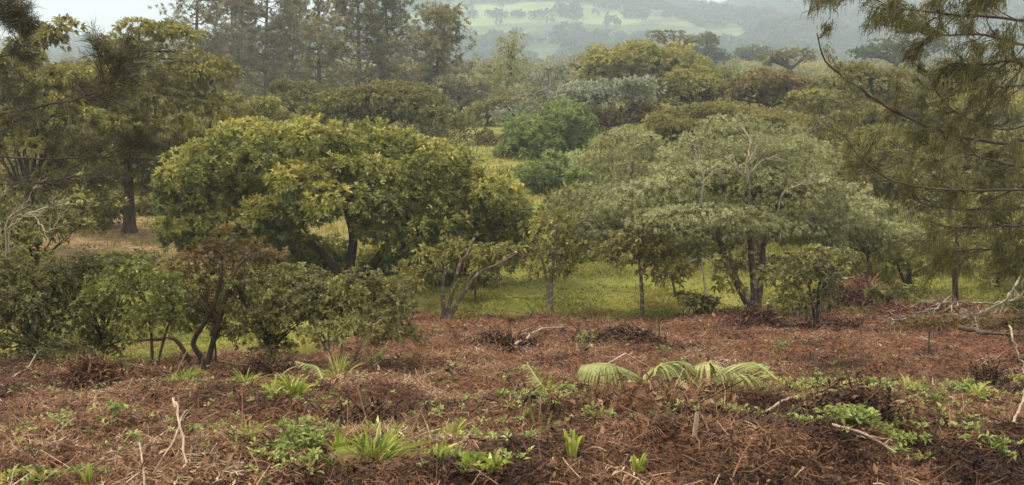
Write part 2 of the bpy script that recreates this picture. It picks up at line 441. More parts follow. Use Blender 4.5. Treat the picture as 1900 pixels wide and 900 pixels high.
def hill_mat():
    m, nt, N, K = new_mat('hill_pasture_and_scrub')
    out = N.new('ShaderNodeOutputMaterial'); b = N.new('ShaderNodeBsdfPrincipled')
    tc = N.new('ShaderNodeTexCoord'); mp = N.new('ShaderNodeMapping'); mp.inputs['Scale'].default_value = (0.0045, 0.011, 0.014)
    K.new(tc.outputs['Object'], mp.inputs['Vector'])
    vo = N.new('ShaderNodeTexVoronoi'); vo.inputs['Scale'].default_value = 1.0; K.new(mp.outputs[0], vo.inputs['Vector'])
    sp = N.new('ShaderNodeSeparateColor'); K.new(vo.outputs['Color'], sp.inputs[0])
    rp = ramp(N, [(0.0, (0.06, 0.08, 0.04)), (0.3, (0.10, 0.13, 0.055)), (0.55, (0.16, 0.20, 0.08)), (0.8, (0.24, 0.28, 0.11)), (1.0, (0.13, 0.14, 0.08))])
    nz = N.new('ShaderNodeTexNoise'); nz.inputs['Scale'].default_value = 0.05; nz.inputs['Detail'].default_value = 8; K.new(tc.outputs['Object'], nz.inputs['Vector'])
    am = N.new('ShaderNodeMath'); am.operation = 'MULTIPLY_ADD'; K.new(nz.outputs['Fac'], am.inputs[0]); am.inputs[1].default_value = 0.9; K.new(sp.outputs[0], am.inputs[2])
    as_ = N.new('ShaderNodeMath'); as_.operation = 'SUBTRACT'; K.new(am.outputs[0], as_.inputs[0]); as_.inputs[1].default_value = 0.45; K.new(as_.outputs[0], rp.inputs[0])
    no = N.new('ShaderNodeTexNoise'); no.inputs['Scale'].default_value = 0.010; no.inputs['Detail'].default_value = 6
    K.new(tc.outputs['Object'], no.inputs['Vector'])
    r2 = ramp(N, [(0.50, (0, 0, 0)), (0.56, (1, 1, 1))])
    sx = N.new('ShaderNodeSeparateXYZ'); K.new(tc.outputs['Object'], sx.inputs[0])
    mr = N.new('ShaderNodeMapRange'); K.new(sx.outputs['X'], mr.inputs['Value'])
    for k_, v_ in (('From Min', -20), ('From Max', 330), ('To Min', -0.02), ('To Max', 0.10)): mr.inputs[k_].default_value = v_
    ad = N.new('ShaderNodeMath'); K.new(no.outputs['Fac'], ad.inputs[0]); K.new(mr.outputs[0], ad.inputs[1]); K.new(ad.outputs[0], r2.inputs[0])
    mx = N.new('ShaderNodeMixRGB'); K.new(r2.outputs[0], mx.inputs[0]); K.new(rp.outputs[0], mx.inputs[1]); mx.inputs[2].default_value = (0.05, 0.065, 0.035, 1)
    K.new(mx.outputs[0], b.inputs['Base Color']); b.inputs['Roughness'].default_value = 1; b.inputs['Specular IOR Level'].default_value = 0
    K.new(b.outputs[0], out.inputs['Surface'])
    return m
grid_mesh('hills', np.linspace(-1450, 1450, 320) * HS, np.concatenate([np.linspace(165, 660, 140), np.linspace(675, 1480, 50)]) * HS, hill, {}, hill_mat())

# scrub and hedgerow trees covering the hillside: far too many to count
ac = Acc()
rg = np.random.default_rng(21)
n = 26000
hx = rg.uniform(-260, 460, n); hy = rg.uniform(270, 625, n)
w = vn(hx * 0.013, hy * 0.02, 40) * 0.75 + vn(hx * 0.05, hy * 0.05, 41) * 0.25
w += 0.05 + 0.13 * sstep(40, 160, hx) - 0.10 * (1 - sstep(-60, 60, hx)) * sstep(300, 420, hy)
line = (np.abs((hy + hx * 0.05) % 62 - 31) < 2.6) & (vn(hx * 0.06, hy * 0.01, 46) > 0.35)
w += 0.1 * (vn(hx * 0.12, hy * 0.12, 45) - 0.5)
keep = (w > 0.535) | line | (rg.random(n) < 0.035)
hx, hy = hx[keep], hy[keep]
hx, hy = hx * HS, hy * HS
hs = rg.uniform(1.8, 5.2, len(hx)) * np.where(vn(hx * 0.014, hy * 0.014, 44) > 0.6, 1.4, 1)
hz = hill(hx, hy)
nl = 34
u = nrm(rg.normal(0, 1, (len(hx), nl, 3))); u[..., 2] = np.abs(u[..., 2]) * 1.0 - 0.15
p = np.stack([hx, hy, hz], -1)[:, None, :] + u * hs[:, None, None] * np.array([1, 1, 0.95]) + np.array([0, 0, 1.0]) * hs[:, None, None] * 0.7
tt = np.repeat(rg.uniform(0.15, 0.75, len(hx)), nl)
dirs = nrm(u.reshape(-1, 3) + rg.normal(0, 0.5, (len(hx) * nl, 3)))
leaves(ac, p.reshape(-1, 3), nrm(np.cross(dirs, rg.normal(0, 1, dirs.shape))), dirs, np.repeat(hs, nl) * 0.75, np.repeat(hs, nl) * 0.6, tt)
wo = ac.build('hillside_woods', M['wood_far']); tag(wo, 'hazy scrub and hedgerow woods scattered over the far hillside fields', 'woods', kind='stuff')

# ------------------------------------------------------------------ dead bracken litter on the slope
def scatter(n, ymin, ymax, pw=1.0, xw=0.70):
    """points over the slope, thinner with distance"""
    u = R.random(n); y = (ymin ** (1 - pw) + u * (ymax ** (1 - pw) - ymin ** (1 - pw))) ** (1 / (1 - pw)) if pw != 1 else ymin * (ymax / ymin) ** u
    x = R.uniform(-1, 1, n) * (y * xw + 1.2)
    return x, y

def litter_tint(x, y):
    return np.clip(0.42 + 0.5 * (vn(x * 1.5, y * 1.1, 50) - 0.5) + 0.08 * (vn(x * 0.45, y * 0.4, 53) - 0.5) + 0.6 * (vn(x * 4.5, y * 3.2, 51) - 0.5) + R.normal(0, 0.19, len(x)), 0, 1)

ac = Acc()
def clump_h(x, y):
    x = np.asarray(x, float); y = np.asarray(y, float)
    return np.clip(vn(x * 1.9, y * 1.9, 60) - 0.42, 0, 1) * 0.17 + np.clip(vn(x * 5.2, y * 5.2, 61) - 0.4, 0, 1) * 0.06
# stringy stems and strips
n = 240000
x, y = scatter(n, 3.0, 23.0, 1.15)
k = R.random(n) < brown(x, y) + 0.02
x, y = x[k], y[k]; n = len(x)
ch = clump_h(x, y)
z = H(x, y) + R.random(n) ** 1.5 * (0.02 + ch)
a = R.uniform(0, 2 * np.pi, n) + (vn(x * 0.8, y * 0.8, 52) - 0.5) * 1.0
L = R.gamma(1.6, 0.042, n) + 0.035
L *= 0.8 + 0.03 * y
d = np.stack([np.cos(a), np.sin(a), R.normal(0.05, 0.42, n)], -1)
c = np.stack([x, y, z], -1)
s = np.linspace(-0.5, 0.5, 4)
bend = R.normal(0, 0.18, (n, 3)) * np.array([1, 1, 0.45])
pts = c[:, None, :] + d[:, None, :] * (L[:, None] * s[None, :])[..., None] + bend[:, None, :] * L[:, None, None] * (s[None, :, None] ** 2 * 4 - 0.5)
pts[..., 2] = np.maximum(pts[..., 2], H(pts[..., 0], pts[..., 1]) - 0.01)
w = (R.gamma(2, 0.0009, n) + 0.0014) * (0.8 + 0.06 * y)
strips(ac, pts, w[:, None] * np.array([0.7, 1, 1, 0.5]), litter_tint(x, y) + (R.random(n) < 0.05) * 0.35, np.array([0, 0, 1.0]) + R.normal(0, 0.5, (n, 1, 3)))
# crumpled leaf scraps
n = 560000
x, y = scatter(n, 3.0, 23.0, 1.15)
k = R.random(n) < brown(x, y) + 0.02
x, y = x[k], y[k]; n = len(x)
z = H(x, y) + R.random(n) ** 1.3 * (0.015 + clump_h(x, y))
d = R.normal(0, 1, (n, 3)) * np.array([1, 1, 0.5]); nn = R.normal(0, 0.6, (n, 3)) + np.array([0, 0, 1.0])
Ls = (R.gamma(2.0, 0.006, n) + 0.008) * (0.9 + 0.07 * y)
leaves(ac, np.stack([x, y, z], -1), d, nn, Ls, Ls * R.uniform(0.2, 0.55, n), litter_tint(x, y) - 0.02)
# whole dead fronds: rib with side leaflets
n = 500
x, y = scatter(n, 3.2, 21.0, 1.15)
k = brown(x, y) > 0.6
x, y = x[k], y[k]; n = len(x)
a = R.uniform(0, 2 * np.pi, n); L = R.uniform(0.14, 0.34, n)
z = H(x, y) + 0.02 + clump_h(x, y) * 0.9
d = np.stack([np.cos(a), np.sin(a), R.normal(0.05, 0.15, n)], -1)
s = np.linspace(0, 1, 15)
rib = np.stack([x, y, z], -1)[:, None] + d[:, None] * (L[:, None] * s)[..., None]
rib[..., 2] += (L[:, None] * (s * (1 - s))[None] * R.uniform(0, 0.6, (n, 1)))
tt = np.clip(0.35 + R.normal(0, 0.18, n) + 0.2 * vn(x, y, 77), 0.1, 0.95)
strips(ac, rib, 0.006 * (1.15 - s)[None] * np.ones((n, 1)), tt, np.array([0, 0, 1.0]))
sd = np.stack([-np.sin(a), np.cos(a), np.zeros(n)], -1)
for sg in (-1, 1):
    b_ = rib[:, 1:-1].reshape(-1, 3)
    dd = sg * np.repeat(sd, 13, 0) + 0.5 * np.repeat(d, 13, 0) + R.normal(0, 0.35, (n * 13, 3)) - np.array([0, 0, 0.25])
    ln = np.repeat(L, 13) * 0.17 * np.tile(np.sin(np.linspace(0.5, 2.9, 13)), n)
    leaves(ac, b_, dd, np.array([0, 0, 1.0]) + R.normal(0, 0.4, (n * 13, 3)), ln, ln * 0.17, np.repeat(tt, 13) + R.normal(0, 0.07, n * 13), 0.2)
# low green regrowth mixed through the litter is built as weeds below
o = ac.build('dead_bracken_litter', M['litter']); tag(o, 'reddish brown dead bracken, twigs and leaf scraps covering the cleared slope', 'leaf litter', kind='stuff')

# green regrowth creeping through the litter (ground cover)
ac = Acc()
cl = []
for (px, py, rx, ry, nn_) in [(1470, 745, 90, 14, 260), (1530, 760, 60, 14, 160), (1640, 772, 50, 12, 160), (1590, 850, 60, 16, 130), (1690, 850, 40, 12, 70), (1500, 830, 45, 12, 120), (1790, 770, 70, 16, 160), (1840, 720, 60, 14, 90), (1680, 720, 60, 10, 70),
                              (560, 850, 80, 30, 330), (980, 775, 70, 14, 170), (330, 715, 60, 12, 160), (440, 690, 40, 10, 80), (880, 880, 60, 16, 120), (1110, 630, 30, 10, 60), (700, 625, 90, 20, 200), (560, 740, 60, 10, 80), (1060, 760, 80, 20, 120), (80, 870, 80, 12, 80), (1300, 760, 110, 18, 120), (1750, 830, 90, 20, 90), (1430, 640, 60, 10, 60), (650, 690, 60, 12, 90)]:
    nn_ = int(nn_ * 0.42); q = R.normal(0, 0.8, (nn_, 2)) * np.array([rx, ry]) + np.array([px, py])
    for a_, b_ in q:
        if b_ < 596: continue
        # depth from the slope profile seen at that height
        ys_ = np.linspace(3.2, 24, 160)
        X_ = (a_ - 950) / F * ys_
        zz = np.interp(ys_, PY, PZ) - CAM[2]
        fz = ys_ * CP - zz * SP; up = ys_ * SP + zz * CP
        pyy = 450 - F * up / fz
        i = int(np.argmin(np.abs(pyy - b_)))
        cl.append(((a_ - 950) / F * fz[i], ys_[i]))
def dep(py, px=950):
    ys_ = np.linspace(2.8, 40, 1500); zz = np.interp(ys_, PY, PZ) - CAM[2]
    return float(ys_[np.argmin(np.abs(450 - F * (ys_ * SP + zz * CP) / (ys_ * CP - zz * SP) - py))])
xx_, yy_ = scatter(4200, 3.2, 20, 1.2); kk_ = vn(xx_ * 0.8, yy_ * 0.8, 81) > 0.45
cl = np.array(cl + list(zip(xx_[kk_], yy_[kk_])))
x, y = cl[:, 0], cl[:, 1]; n = len(x)
C = np.stack([x, y, H(x, y) + clump_h(x, y) * 0.9 + 0.025], -1)
rosettes(ac, C, np.array([0, 0, 1.0]) + R.normal(0, 0.2, (n, 3)), 6, 0.034, 0.014, (0.4, 1.45), 0.25, np.clip(R.normal(0.55, 0.25, n), 0, 1))
o = ac.build('ground_cover', M['weed']); tag(o, 'low green regrowth creeping through the brown litter', 'ground cover', kind='stuff')

# ------------------------------------------------------------------ meadow grass
ac = Acc()
def grass(n, ymin, ymax, hh, ww, xw=0.6, cond=None):
    y = R.uniform(ymin, ymax, n); x = R.uniform(-1, 1, n) * (y * xw + 2)
    k = R.random(n) > brown(x, y) * 1.02
    k &= R.random(n) > dry(x, y) * 0.55
    x, y = x[k], y[k]; n = len(x)
    den = vn(x * 1.1, y * 1.1, 70)
    h = hh * (0.3 + 1.7 * den ** 2) * R.uniform(0.6, 1.4, n)
    c = np.stack([x, y, H(x, y) - 0.01], -1)
    lean = R.normal(0, 0.5, (n, 3)) * np.array([1, 1, 0])
    s = np.array([0, 0.4, 0.75, 1.0])
    pts = c[:, None] + np.array([0, 0, 1.0]) * (h[:, None] * s * (1 - 0.25 * s))[..., None] + lean[:, None] * (h[:, None] * s ** 2)[..., None]
    t = np.clip(0.05 + 0.55 * vn(x * 0.45, y * 0.7, 71) + 0.45 * vn(x * 1.6, y * 2.2, 72) + 0.9 * np.clip(vn(x * 0.33, y * 0.5, 73) - 0.62, 0, 1) + R.normal(0, 0.14, n), 0, 1)
    strips(ac, pts, ww * np.array([1, 0.9, 0.6, 0.1])[None] * R.uniform(0.6, 1.4, (n, 1)), t)
grass(80000, 13, 24, 0.12, 0.016)
grass(110000, 20, 36, 0.13, 0.024)
grass(40000, 34, 70, 0.22, 0.06)
o = ac.build('meadow_grass', M['grass']); tag(o, 'green tussocky meadow grass below the cleared slope', 'grass', kind='stuff')

# ------------------------------------------------------------------ middle trees
A = dict(sub=30, subr=(0.2, 0.36))
tree('broadleaf_tree', 'large spreading tree with glossy yellow-green leaves and bronze new growth beyond the bushes', 'tree', 650, 25.0,
     [(385, 325, 95, 85), (470, 270, 95, 55, 0.5), (560, 285, 120, 70, -0.6), (700, 275, 110, 65, 0.8), (620, 365, 150, 80, -1.4), (800, 330, 105, 80), (895, 390, 95, 75, -0.4), (390, 395, 95, 45, 0.3),
      (500, 420, 90, 52, -0.9), (765, 425, 115, 52, -0.9), (930, 425, 65, 60, 0.2), (450, 380, 120, 70, 0.8), (850, 460, 90, 42, 0.8), (340, 350, 60, 60, -0.3), (885, 455, 105, 48, -0.2), (830, 485, 80, 26, 0.6), (400, 425, 95, 40, -0.4), (960, 400, 45, 60, 0.6), (600, 470, 70, 34, 1.2), (700, 482, 60, 26, 1.5), (400, 445, 95, 40, 0.2), (500, 455, 90, 42, -0.3), (580, 490, 70, 30, 0.5), (790, 468, 100, 36, -0.2), (890, 478, 85, 34, 0.3), (960, 452, 50, 40, 0.5), (330, 420, 55, 45, 0.4)],
     'golden', 'bark', stems=[[(650, 552), (648, 500), (655, 440), (640, 380)], [(655, 530), (700, 480), (745, 425), (790, 380)], [(648, 520), (600, 470), (540, 430)]],
     r0=0.17, seed=1, L=0.14, W=0.052, k=13, cover=0.8, flush=0.32, tint=0.37, under=0.6, tvar=0.10, limbs=26, limb_r=0.11, minr=0.02, twigs=3, droop=0.18, **A)

fe = dict(L=0.078, W=0.015, k=12, flat=0.8, sp=(0.2, 1.0), radial=0.55, droop=0.3, axis_up=0.2, under=0.3)
ft = tree('feathery_tree', 'wide feathery grey-green umbrella tree with whitish bare upper branches and three dark stems', 'tree', 1402, 21.3,
     [(1400, 305, 110, 46, 0.5), (1310, 330, 110, 44, 0.5), (1485, 345, 80, 46, 0.4), (1320, 370, 150, 58, 0.2), (1190, 385, 110, 52, 0.5), (1450, 365, 110, 60), (1120, 425, 70, 44, 0.5), (1560, 410, 60, 44, 0.4), (1250, 470, 90, 22, 0.4), (1170, 470, 80, 24, 0.5), (1310, 415, 180, 42, -0.7), (1160, 430, 90, 44, 0.4), (1250, 445, 110, 34, 0.3), (1500, 450, 60, 26, 0.6), (1500, 430, 70, 42, 0.4), (1400, 330, 110, 45, 0.6)],
     'feather', 'bark_moss', stems=[[(1405, 598), (1392, 570), (1366, 520), (1345, 478), (1330, 420)], [(1402, 580), (1398, 520), (1392, 440), (1395, 370)], [(1405, 575), (1412, 520), (1418, 450), (1440, 390)]],
     r0=0.12, seed=2, cover=0.34, sub=18, subr=(0.28, 0.5), limbs=54, limb_r=0.05, minr=0.010, tint=0.45, tvar=0.17, flush=0.2, **fe)
wl = Acc(); rg = np.random.default_rng(61)
for q, r_ in (([(1396, 400, 21.2), (1388, 345, 20.75), (1386, 300, 20.7), (1394, 268, 20.9), (1380, 238, 21.2)], 0.035), ([(1387, 335, 20.75), (1360, 305, 20.7), (1338, 285, 20.8), (1318, 280, 20.9)], 0.022), ([(1390, 325, 20.7), (1412, 300, 20.65), (1436, 292, 20.7), (1452, 300, 20.8)], 0.022),
              ([(1388, 300, 20.7), (1404, 275, 20.8), (1416, 250, 21.0)], 0.016), ([(1300, 380, 20.6), (1306, 335, 20.55), (1296, 300, 20.7), (1288, 275, 20.9)], 0.022), ([(1303, 340, 20.55), (1325, 318, 20.5), (1345, 312, 20.6)], 0.014), ([(1440, 400, 20.7), (1452, 362, 20.6), (1480, 345, 20.6), (1505, 342, 20.7)], 0.022)):
    ln_ = smooth_line([P(*p_) for p_ in q], 16); ln_[1:-1] += rg.normal(0, 0.012, (14, 3)); tube(wl, ln_, np.linspace(r_, r_ * 0.35, 16), 6)
    for _ in range(5):
        j_ = rg.integers(4, 15); dr_ = nrm(nrm(ln_[j_] - ln_[j_ - 1]) + rg.normal(0, 0.6, 3)); tube(wl, curve(ln_[j_], ln_[j_] + dr_ * rg.uniform(0.2, 0.55), 6, 0.15, 0, rg), np.linspace(r_ * 0.45, 0.004, 6), 5)
wl.build('bare_branches', M['bark_branch'], ft, np.array(ft.location))
tree('feathery_tree', 'taller feathery tree whose pale crown rises just behind the umbrella tree', 'tree', 1420, 27.0,
     [(1400, 262, 115, 48), (1320, 275, 80, 40, 0.6), (1470, 275, 75, 40, 0.5), (1290, 300, 90, 40, 0.8), (1480, 320, 75, 50, 0.4), (1400, 350, 160, 50), (1365, 240, 80, 32, 0.7)],
     'feather', 'bark_moss', stems=[[(1410, 480), (1395, 400), (1385, 340), (1375, 290), (1382, 255)], [(1400, 380), (1440, 320), (1460, 280)], [(1390, 370), (1350, 320), (1310, 290)], [(1300, 420), (1298, 330), (1290, 270)], [(1388, 345, -1.8), (1386, 305, -1.9), (1392, 270, -1.8), (1376, 250, -1.7)], [(1385, 335, -1.8), (1360, 300, -1.9), (1345, 275, -1.8)], [(1390, 330, -1.9), (1415, 300, -1.9), (1440, 290, -1.7)], [(1310, 330, -1.5), (1300, 280, -1.6), (1290, 255, -1.4)]],
     r0=0.13, seed=3, cover=0.26, sub=16, subr=(0.24, 0.42), limbs=60, limb_r=0.055, minr=0.016, tint=0.6, flush=0.2, **fe)
tree('feathery_tree', 'small layered feathery tree with pale grey tiers between the round bushes and the umbrella tree', 'tree', 1150, 30.0,
     [(1160, 265, 75, 28), (1110, 300, 60, 26, 0.6), (1210, 300, 80, 30, 0.2), (1150, 340, 80, 35)],
     'feather', 'bark_white', r0=0.1, seed=4, cover=0.4, sub=11, subr=(0.3, 0.5), limbs=14, tint=0.58, flush=0.2, **fe)
tree('feathery_tree', 'low feathery tree with bluish green tips at the far side of the umbrella tree', 'tree', 1620, 24.0,
     [(1600, 400, 90, 45), (1550, 360, 60, 35, 0.8), (1660, 430, 80, 45, 0.4), (1590, 450, 80, 35)],
     'feather', 'bark_moss', r0=0.08, seed=5, cover=0.4, sub=11, subr=(0.3, 0.5), limbs=14, tint=0.5, flush=0.25, **fe)

sm = dict(L=0.13, W=0.05, k=8, droop=0.3, sp=(0.3, 1.4), axis_up=0.2)
def slim(label, px, pyb, blobs, leaf, bark, stems, r0, seed, cover=0.5, dd=None, **kw):
    d = dd or dep(pyb)
    q = dict(sm); q.update(kw)
    return tree('slender_tree', label, 'tree', px, d, blobs, leaf, bark, stems=stems, r0=r0, seed=seed, cover=cover, sub=8, subr=(0.32, 0.52), limbs=14, limb_r=r0 * 0.5, minr=0.008, **q)
slim('thin young tree with a narrow upright crown beside the big yellow-green tree', 1025, 584,
     [(1030, 430, 55, 38), (1000, 470, 45, 30), (1060, 470, 40, 35), (1030, 500, 45, 22)], 'olive', 'bark_pale',
     [[(1025, 586), (1022, 550), (1024, 510), (1030, 460), (1032, 420)], [(1024, 520), (1008, 490), (990, 465)]], 0.055, 6)
slim('pale lichen-spotted trunk forking low under the drooping edge of the big tree', 825, 592,
     [(790, 505, 50, 26, 0.3), (880, 480, 60, 26, 0.4), (950, 475, 50, 24, 0.6), (820, 470, 50, 28, 0.5), (760, 530, 30, 22)], 'olive', 'bark_moss',
     [[(825, 595), (822, 560), (822, 525), (826, 500)], [(824, 530), (850, 500), (868, 470), (880, 440)], [(826, 535), (880, 515), (925, 490), (960, 470)]], 0.055, 7, 0.7)
slim('straight thin stem carrying foliage that merges into the umbrella tree', 1192, 586,
     [(1190, 440, 60, 34), (1150, 465, 50, 26), (1230, 470, 40, 28), (1190, 490, 40, 18)], 'feather_olive', 'bark_moss',
     [[(1192, 588), (1191, 540), (1187, 490), (1184, 440)]], 0.05, 8, 0.5)
slim('white-stemmed sapling with sparse leaves close to the three-stemmed trunk', 1308, 590,
     [(1270, 500, 45, 28), (1320, 490, 45, 30), (1350, 520, 30, 22), (1250, 520, 35, 22)], 'olive', 'bark_white',
     [[(1308, 594), (1310, 560), (1306, 520), (1302, 480)]], 0.028, 9, 0.3)
slim('tiny dark-stemmed sapling standing alone in the green meadow', 882, 560,
     [(885, 512, 22, 12), (905, 520, 24, 10), (865, 525, 16, 8)], 'olive', 'bark', [[(882, 566), (882, 540), (884, 510)]], 0.03, 10, 0.4)
slim('leafy shrub-like tree with two thin leaning stems by the red brush heap', 1515, 600,
     [(1470, 510, 55, 34), (1520, 490, 60, 35), (1540, 520, 40, 28), (1460, 550, 40, 25), (1490, 560, 45, 25)], 'bush', 'bark',
     [[(1515, 606), (1518, 570), (1520, 530), (1535, 495)], [(1500, 604), (1508, 570), (1500, 530), (1480, 500)]], 0.04, 11, 0.55)
slim('low crooked sapling with a brownish crown between the straight stem and the white-stemmed sapling', 1255, 545,
     [(1235, 490, 40, 24), (1265, 505, 34, 20), (1225, 515, 28, 16)], 'bronze', 'bark_moss', [[(1258, 552), (1250, 530), (1240, 505)]], 0.035, 12, 0.35)
slim('dark low bush at the foot of the white-stemmed sapling', 1290, 590, [(1275, 565, 45, 20), (1310, 570, 35, 18)], 'bush', 'bark', None, 0.03, 13, 0.6)
slim('small tree with dense fine foliage beyond the meadow behind the narrow young tree', 1100, 482,
     [(1090, 430, 50, 36), (1120, 450, 40, 30), (1060, 455, 40, 26)], 'feather', 'bark_pale', None, 0.06, 14, 0.6)

for i_, (px_, d_, bl_, lab_) in enumerate([
    (300, 38.0, [(310, 395, 70, 34), (250, 400, 50, 26), (370, 390, 60, 40)], 'shaded bush just behind the trunk of the big dark evergreen'),
    (110, 35.0, [(110, 395, 80, 40), (180, 405, 50, 28), (50, 390, 60, 40)], 'wide shaded bush at the near side of the dry clearing under the tall evergreen'),
    (205, 42.0, [(205, 385, 60, 30), (165, 380, 50, 30)], 'dim bush deep in the shade behind the dry brown clearing')]):
    tree('bush', lab_, 'bush', px_, d_, bl_, 'dark', 'bark', r0=0.05, seed=170 + i_, L=0.15, W=0.06, k=9, cover=0.6, sub=14, subr=(0.28, 0.45), limbs=12, minr=0.01, tint=0.4, tvar=0.15, droop=0.2)

# bushes below the brow of the slope
bu = dict(L=0.05, W=0.023, k=9, droop=0.2, sp=(0.3, 1.4), axis_up=0.3, sub=11, subr=(0.3, 0.5), minr=0.005, tvar=0.14)
tree('bush', 'dense dark bush filling the corner below the bare pale twigs', 'bush', 70, 11.8,
     [(40, 530, 95, 65, 0.3), (110, 520, 70, 60, 0.5), (50, 600, 90, 80), (120, 570, 60, 60, 0.4), (10, 540, 60, 50, 0.5), (90, 650, 90, 40, -0.2), (-60, 600, 90, 90)], 'bush', 'bark', r0=0.035, seed=20, cover=0.48, limbs=18, tint=0.42, **bu)
tree('bush', 'rounded bush with bright glossy leaves on one thin dark stem', 'bush', 280, dep(697),
     [(285, 545, 62, 55, -0.2), (235, 520, 55, 42), (300, 590, 50, 35, -0.3), (200, 560, 55, 60, 0.3), (250, 600, 50, 30)], 'bush_light', 'bark',
     stems=[[(280, 702), (282, 660), (280, 610), (270, 560)], [(281, 640), (310, 610), (330, 585)]], r0=0.022, seed=21, cover=0.46, limbs=18, tint=0.42, **bu)
tree('bush', 'dark bush standing behind the bright glossy one', 'bush', 185, 12.6,
     [(180, 510, 70, 45), (230, 505, 60, 40), (150, 540, 60, 50, 0.2), (190, 530, 60, 50), (170, 590, 60, 60), (230, 500, 50, 26), (205, 640, 60, 35)], 'bush', 'bark', r0=0.03, seed=22, cover=0.46, limbs=30, **bu)
tree('crooked_tree', 'small crooked tree with a leaning trunk and sparse reddish twiggy crown', 'tree', 372, dep(690),
     [(430, 460, 80, 36, 0.5), (380, 495, 65, 40, 0.2), (480, 480, 55, 36, 0.6), (350, 530, 60, 45), (440, 520, 60, 40, 0.3)], 'bronze', 'bark',
     stems=[[(362, 702), (375, 668), (358, 635), (385, 590), (405, 540), (412, 490)], [(366, 650), (330, 634), (290, 630), (255, 632)], [(400, 560), (430, 520), (455, 480)], [(375, 665), (392, 640), (400, 600)]],
     r0=0.038, seed=23, cover=0.28, L=0.06, W=0.025, k=7, sub=12, subr=(0.3, 0.5), limbs=46, limb_r=0.013, minr=0.004, twigs=5, droop=0.2, sp=(0.3, 1.4))
tree('bush', 'broad green bush with pale multiple stems nearest the bright grass tuft', 'bush', 630, dep(697),
     [(640, 540, 110, 42, 0.2), (560, 540, 70, 44, 0.3), (700, 545, 70, 36, 0.4), (640, 560, 110, 45), (720, 575, 60, 45, 0.4), (560, 570, 70, 50, 0.1), (650, 610, 90, 40, -0.3), (730, 620, 45, 35, 0.2), (600, 540, 80, 28, 0.4)], 'bush', 'bark_pale',
     stems=[[(630, 702), (634, 650), (640, 590)], [(612, 700), (605, 650), (580, 600)], [(648, 700), (665, 650), (690, 600)], [(600, 698), (612, 660), (610, 600)]], r0=0.022, seed=24, cover=0.42, limbs=44, tint=0.45, **bu)
tree('bush', 'olive bush with a dark shaded base between the crooked tree and the broad green bush', 'bush', 505, dep(694),
     [(520, 530, 75, 40, 0.3), (470, 545, 60, 40, 0.3), (500, 560, 70, 42, 0.2), (470, 600, 50, 40), (540, 600, 50, 40), (510, 650, 45, 40)], 'bush', 'bark', r0=0.025, seed=25, cover=0.42, limbs=34, tint=0.42, **bu)
tree('bush', 'green bush under the low limb of the crooked tree', 'bush', 400, dep(680), [(390, 560, 70, 44, 0.3), (335, 545, 60, 44, 0.4), (390, 590, 60, 40, 0.3), (340, 570, 50, 40, 0.4), (430, 620, 40, 30, 0.2)], 'bush', 'bark',
     stems=[[(398, 700), (400, 650), (395, 600)]], r0=0.016, seed=26, cover=0.4, limbs=12, **bu)
tree('bush', 'low leafy bush in front of the dry brown clearing under the evergreens', 'bush', 60, 16.5,
     [(40, 430, 90, 55), (130, 410, 60, 50, 0.5), (30, 490, 90, 40), (-30, 400, 60, 60), (170, 370, 50, 40, 0.8)], 'bush', 'bark', r0=0.05, seed=27, cover=0.55, limbs=20, tint=0.5, **{**bu, 'L': 0.11, 'W': 0.045})

tree('bush', 'low russet and green shrub growing under the big fallen branch', 'bush', 1740, 17.0, [(1740, 605, 60, 22), (1690, 615, 45, 18), (1800, 600, 45, 26)], 'bronze', 'bark', r0=0.02, seed=28, cover=0.4, limbs=14, tint=0.55, **bu)
tree('bush', 'dark reddish scrub bush behind the dark fallen log', 'bush', 1880, 16.2, [(1870, 615, 50, 26), (1920, 600, 50, 32)], 'bronze', 'bark', r0=0.02, seed=29, cover=0.55, limbs=14, tint=0.3, **bu)

# left evergreens
ev = dict(L=0.19, W=0.06, k=9, flat=0.5, sp=(0.15, 0.8), radial=0.5, droop=0.3, axis_up=0.2, under=0.5)
tree('evergreen_tree', 'big dark evergreen with flat layered sprays and a rounded top above the dry clearing', 'tree', 240, 34.0,
     [(275, 80, 90, 52), (240, 160, 120, 62), (335, 155, 105, 70, -0.4), (385, 225, 90, 52, -0.2), (260, 240, 130, 55, -0.6), (170, 230, 90, 60), (330, 290, 100, 45, 0.3), (190, 315, 110, 45), (140, 380, 80, 42, 0.8), (310, 345, 80, 40, 0.8)],
     'dark', 'bark', stems=[[(238, 428), (240, 370), (238, 310), (245, 200), (255, 110)]], r0=0.20, seed=30, cover=0.95, sub=13, subr=(0.25, 0.45), limbs=34, limb_r=0.09, minr=0.02, tint=0.55, tvar=0.2, flush=0.15, **ev)
tree('evergreen_tree', 'tall dark evergreen filling the edge beside the sky gap', 'tree', 40, 30.0,
     [(85, 80, 72, 52), (60, 150, 120, 70), (125, 190, 100, 66, -0.3), (30, 250, 110, 70), (130, 300, 80, 60), (50, 360, 110, 60), (-40, 180, 90, 120)],
     'dark', 'bark', r0=0.2, seed=31, cover=0.95, sub=13, subr=(0.25, 0.45), limbs=30, limb_r=0.08, tint=0.5, tvar=0.2, flush=0.1, **ev)
tree('evergreen_tree', 'smaller lime-tinged evergreen leaning out behind the top of the big yellow-green tree', 'tree', 440, 44.0,
     [(455, 195, 60, 30), (420, 230, 60, 40), (500, 210, 40, 25)], 'olive', 'bark', r0=0.15, seed=32, cover=0.95, sub=10, limbs=10, tint=0.6, **ev)

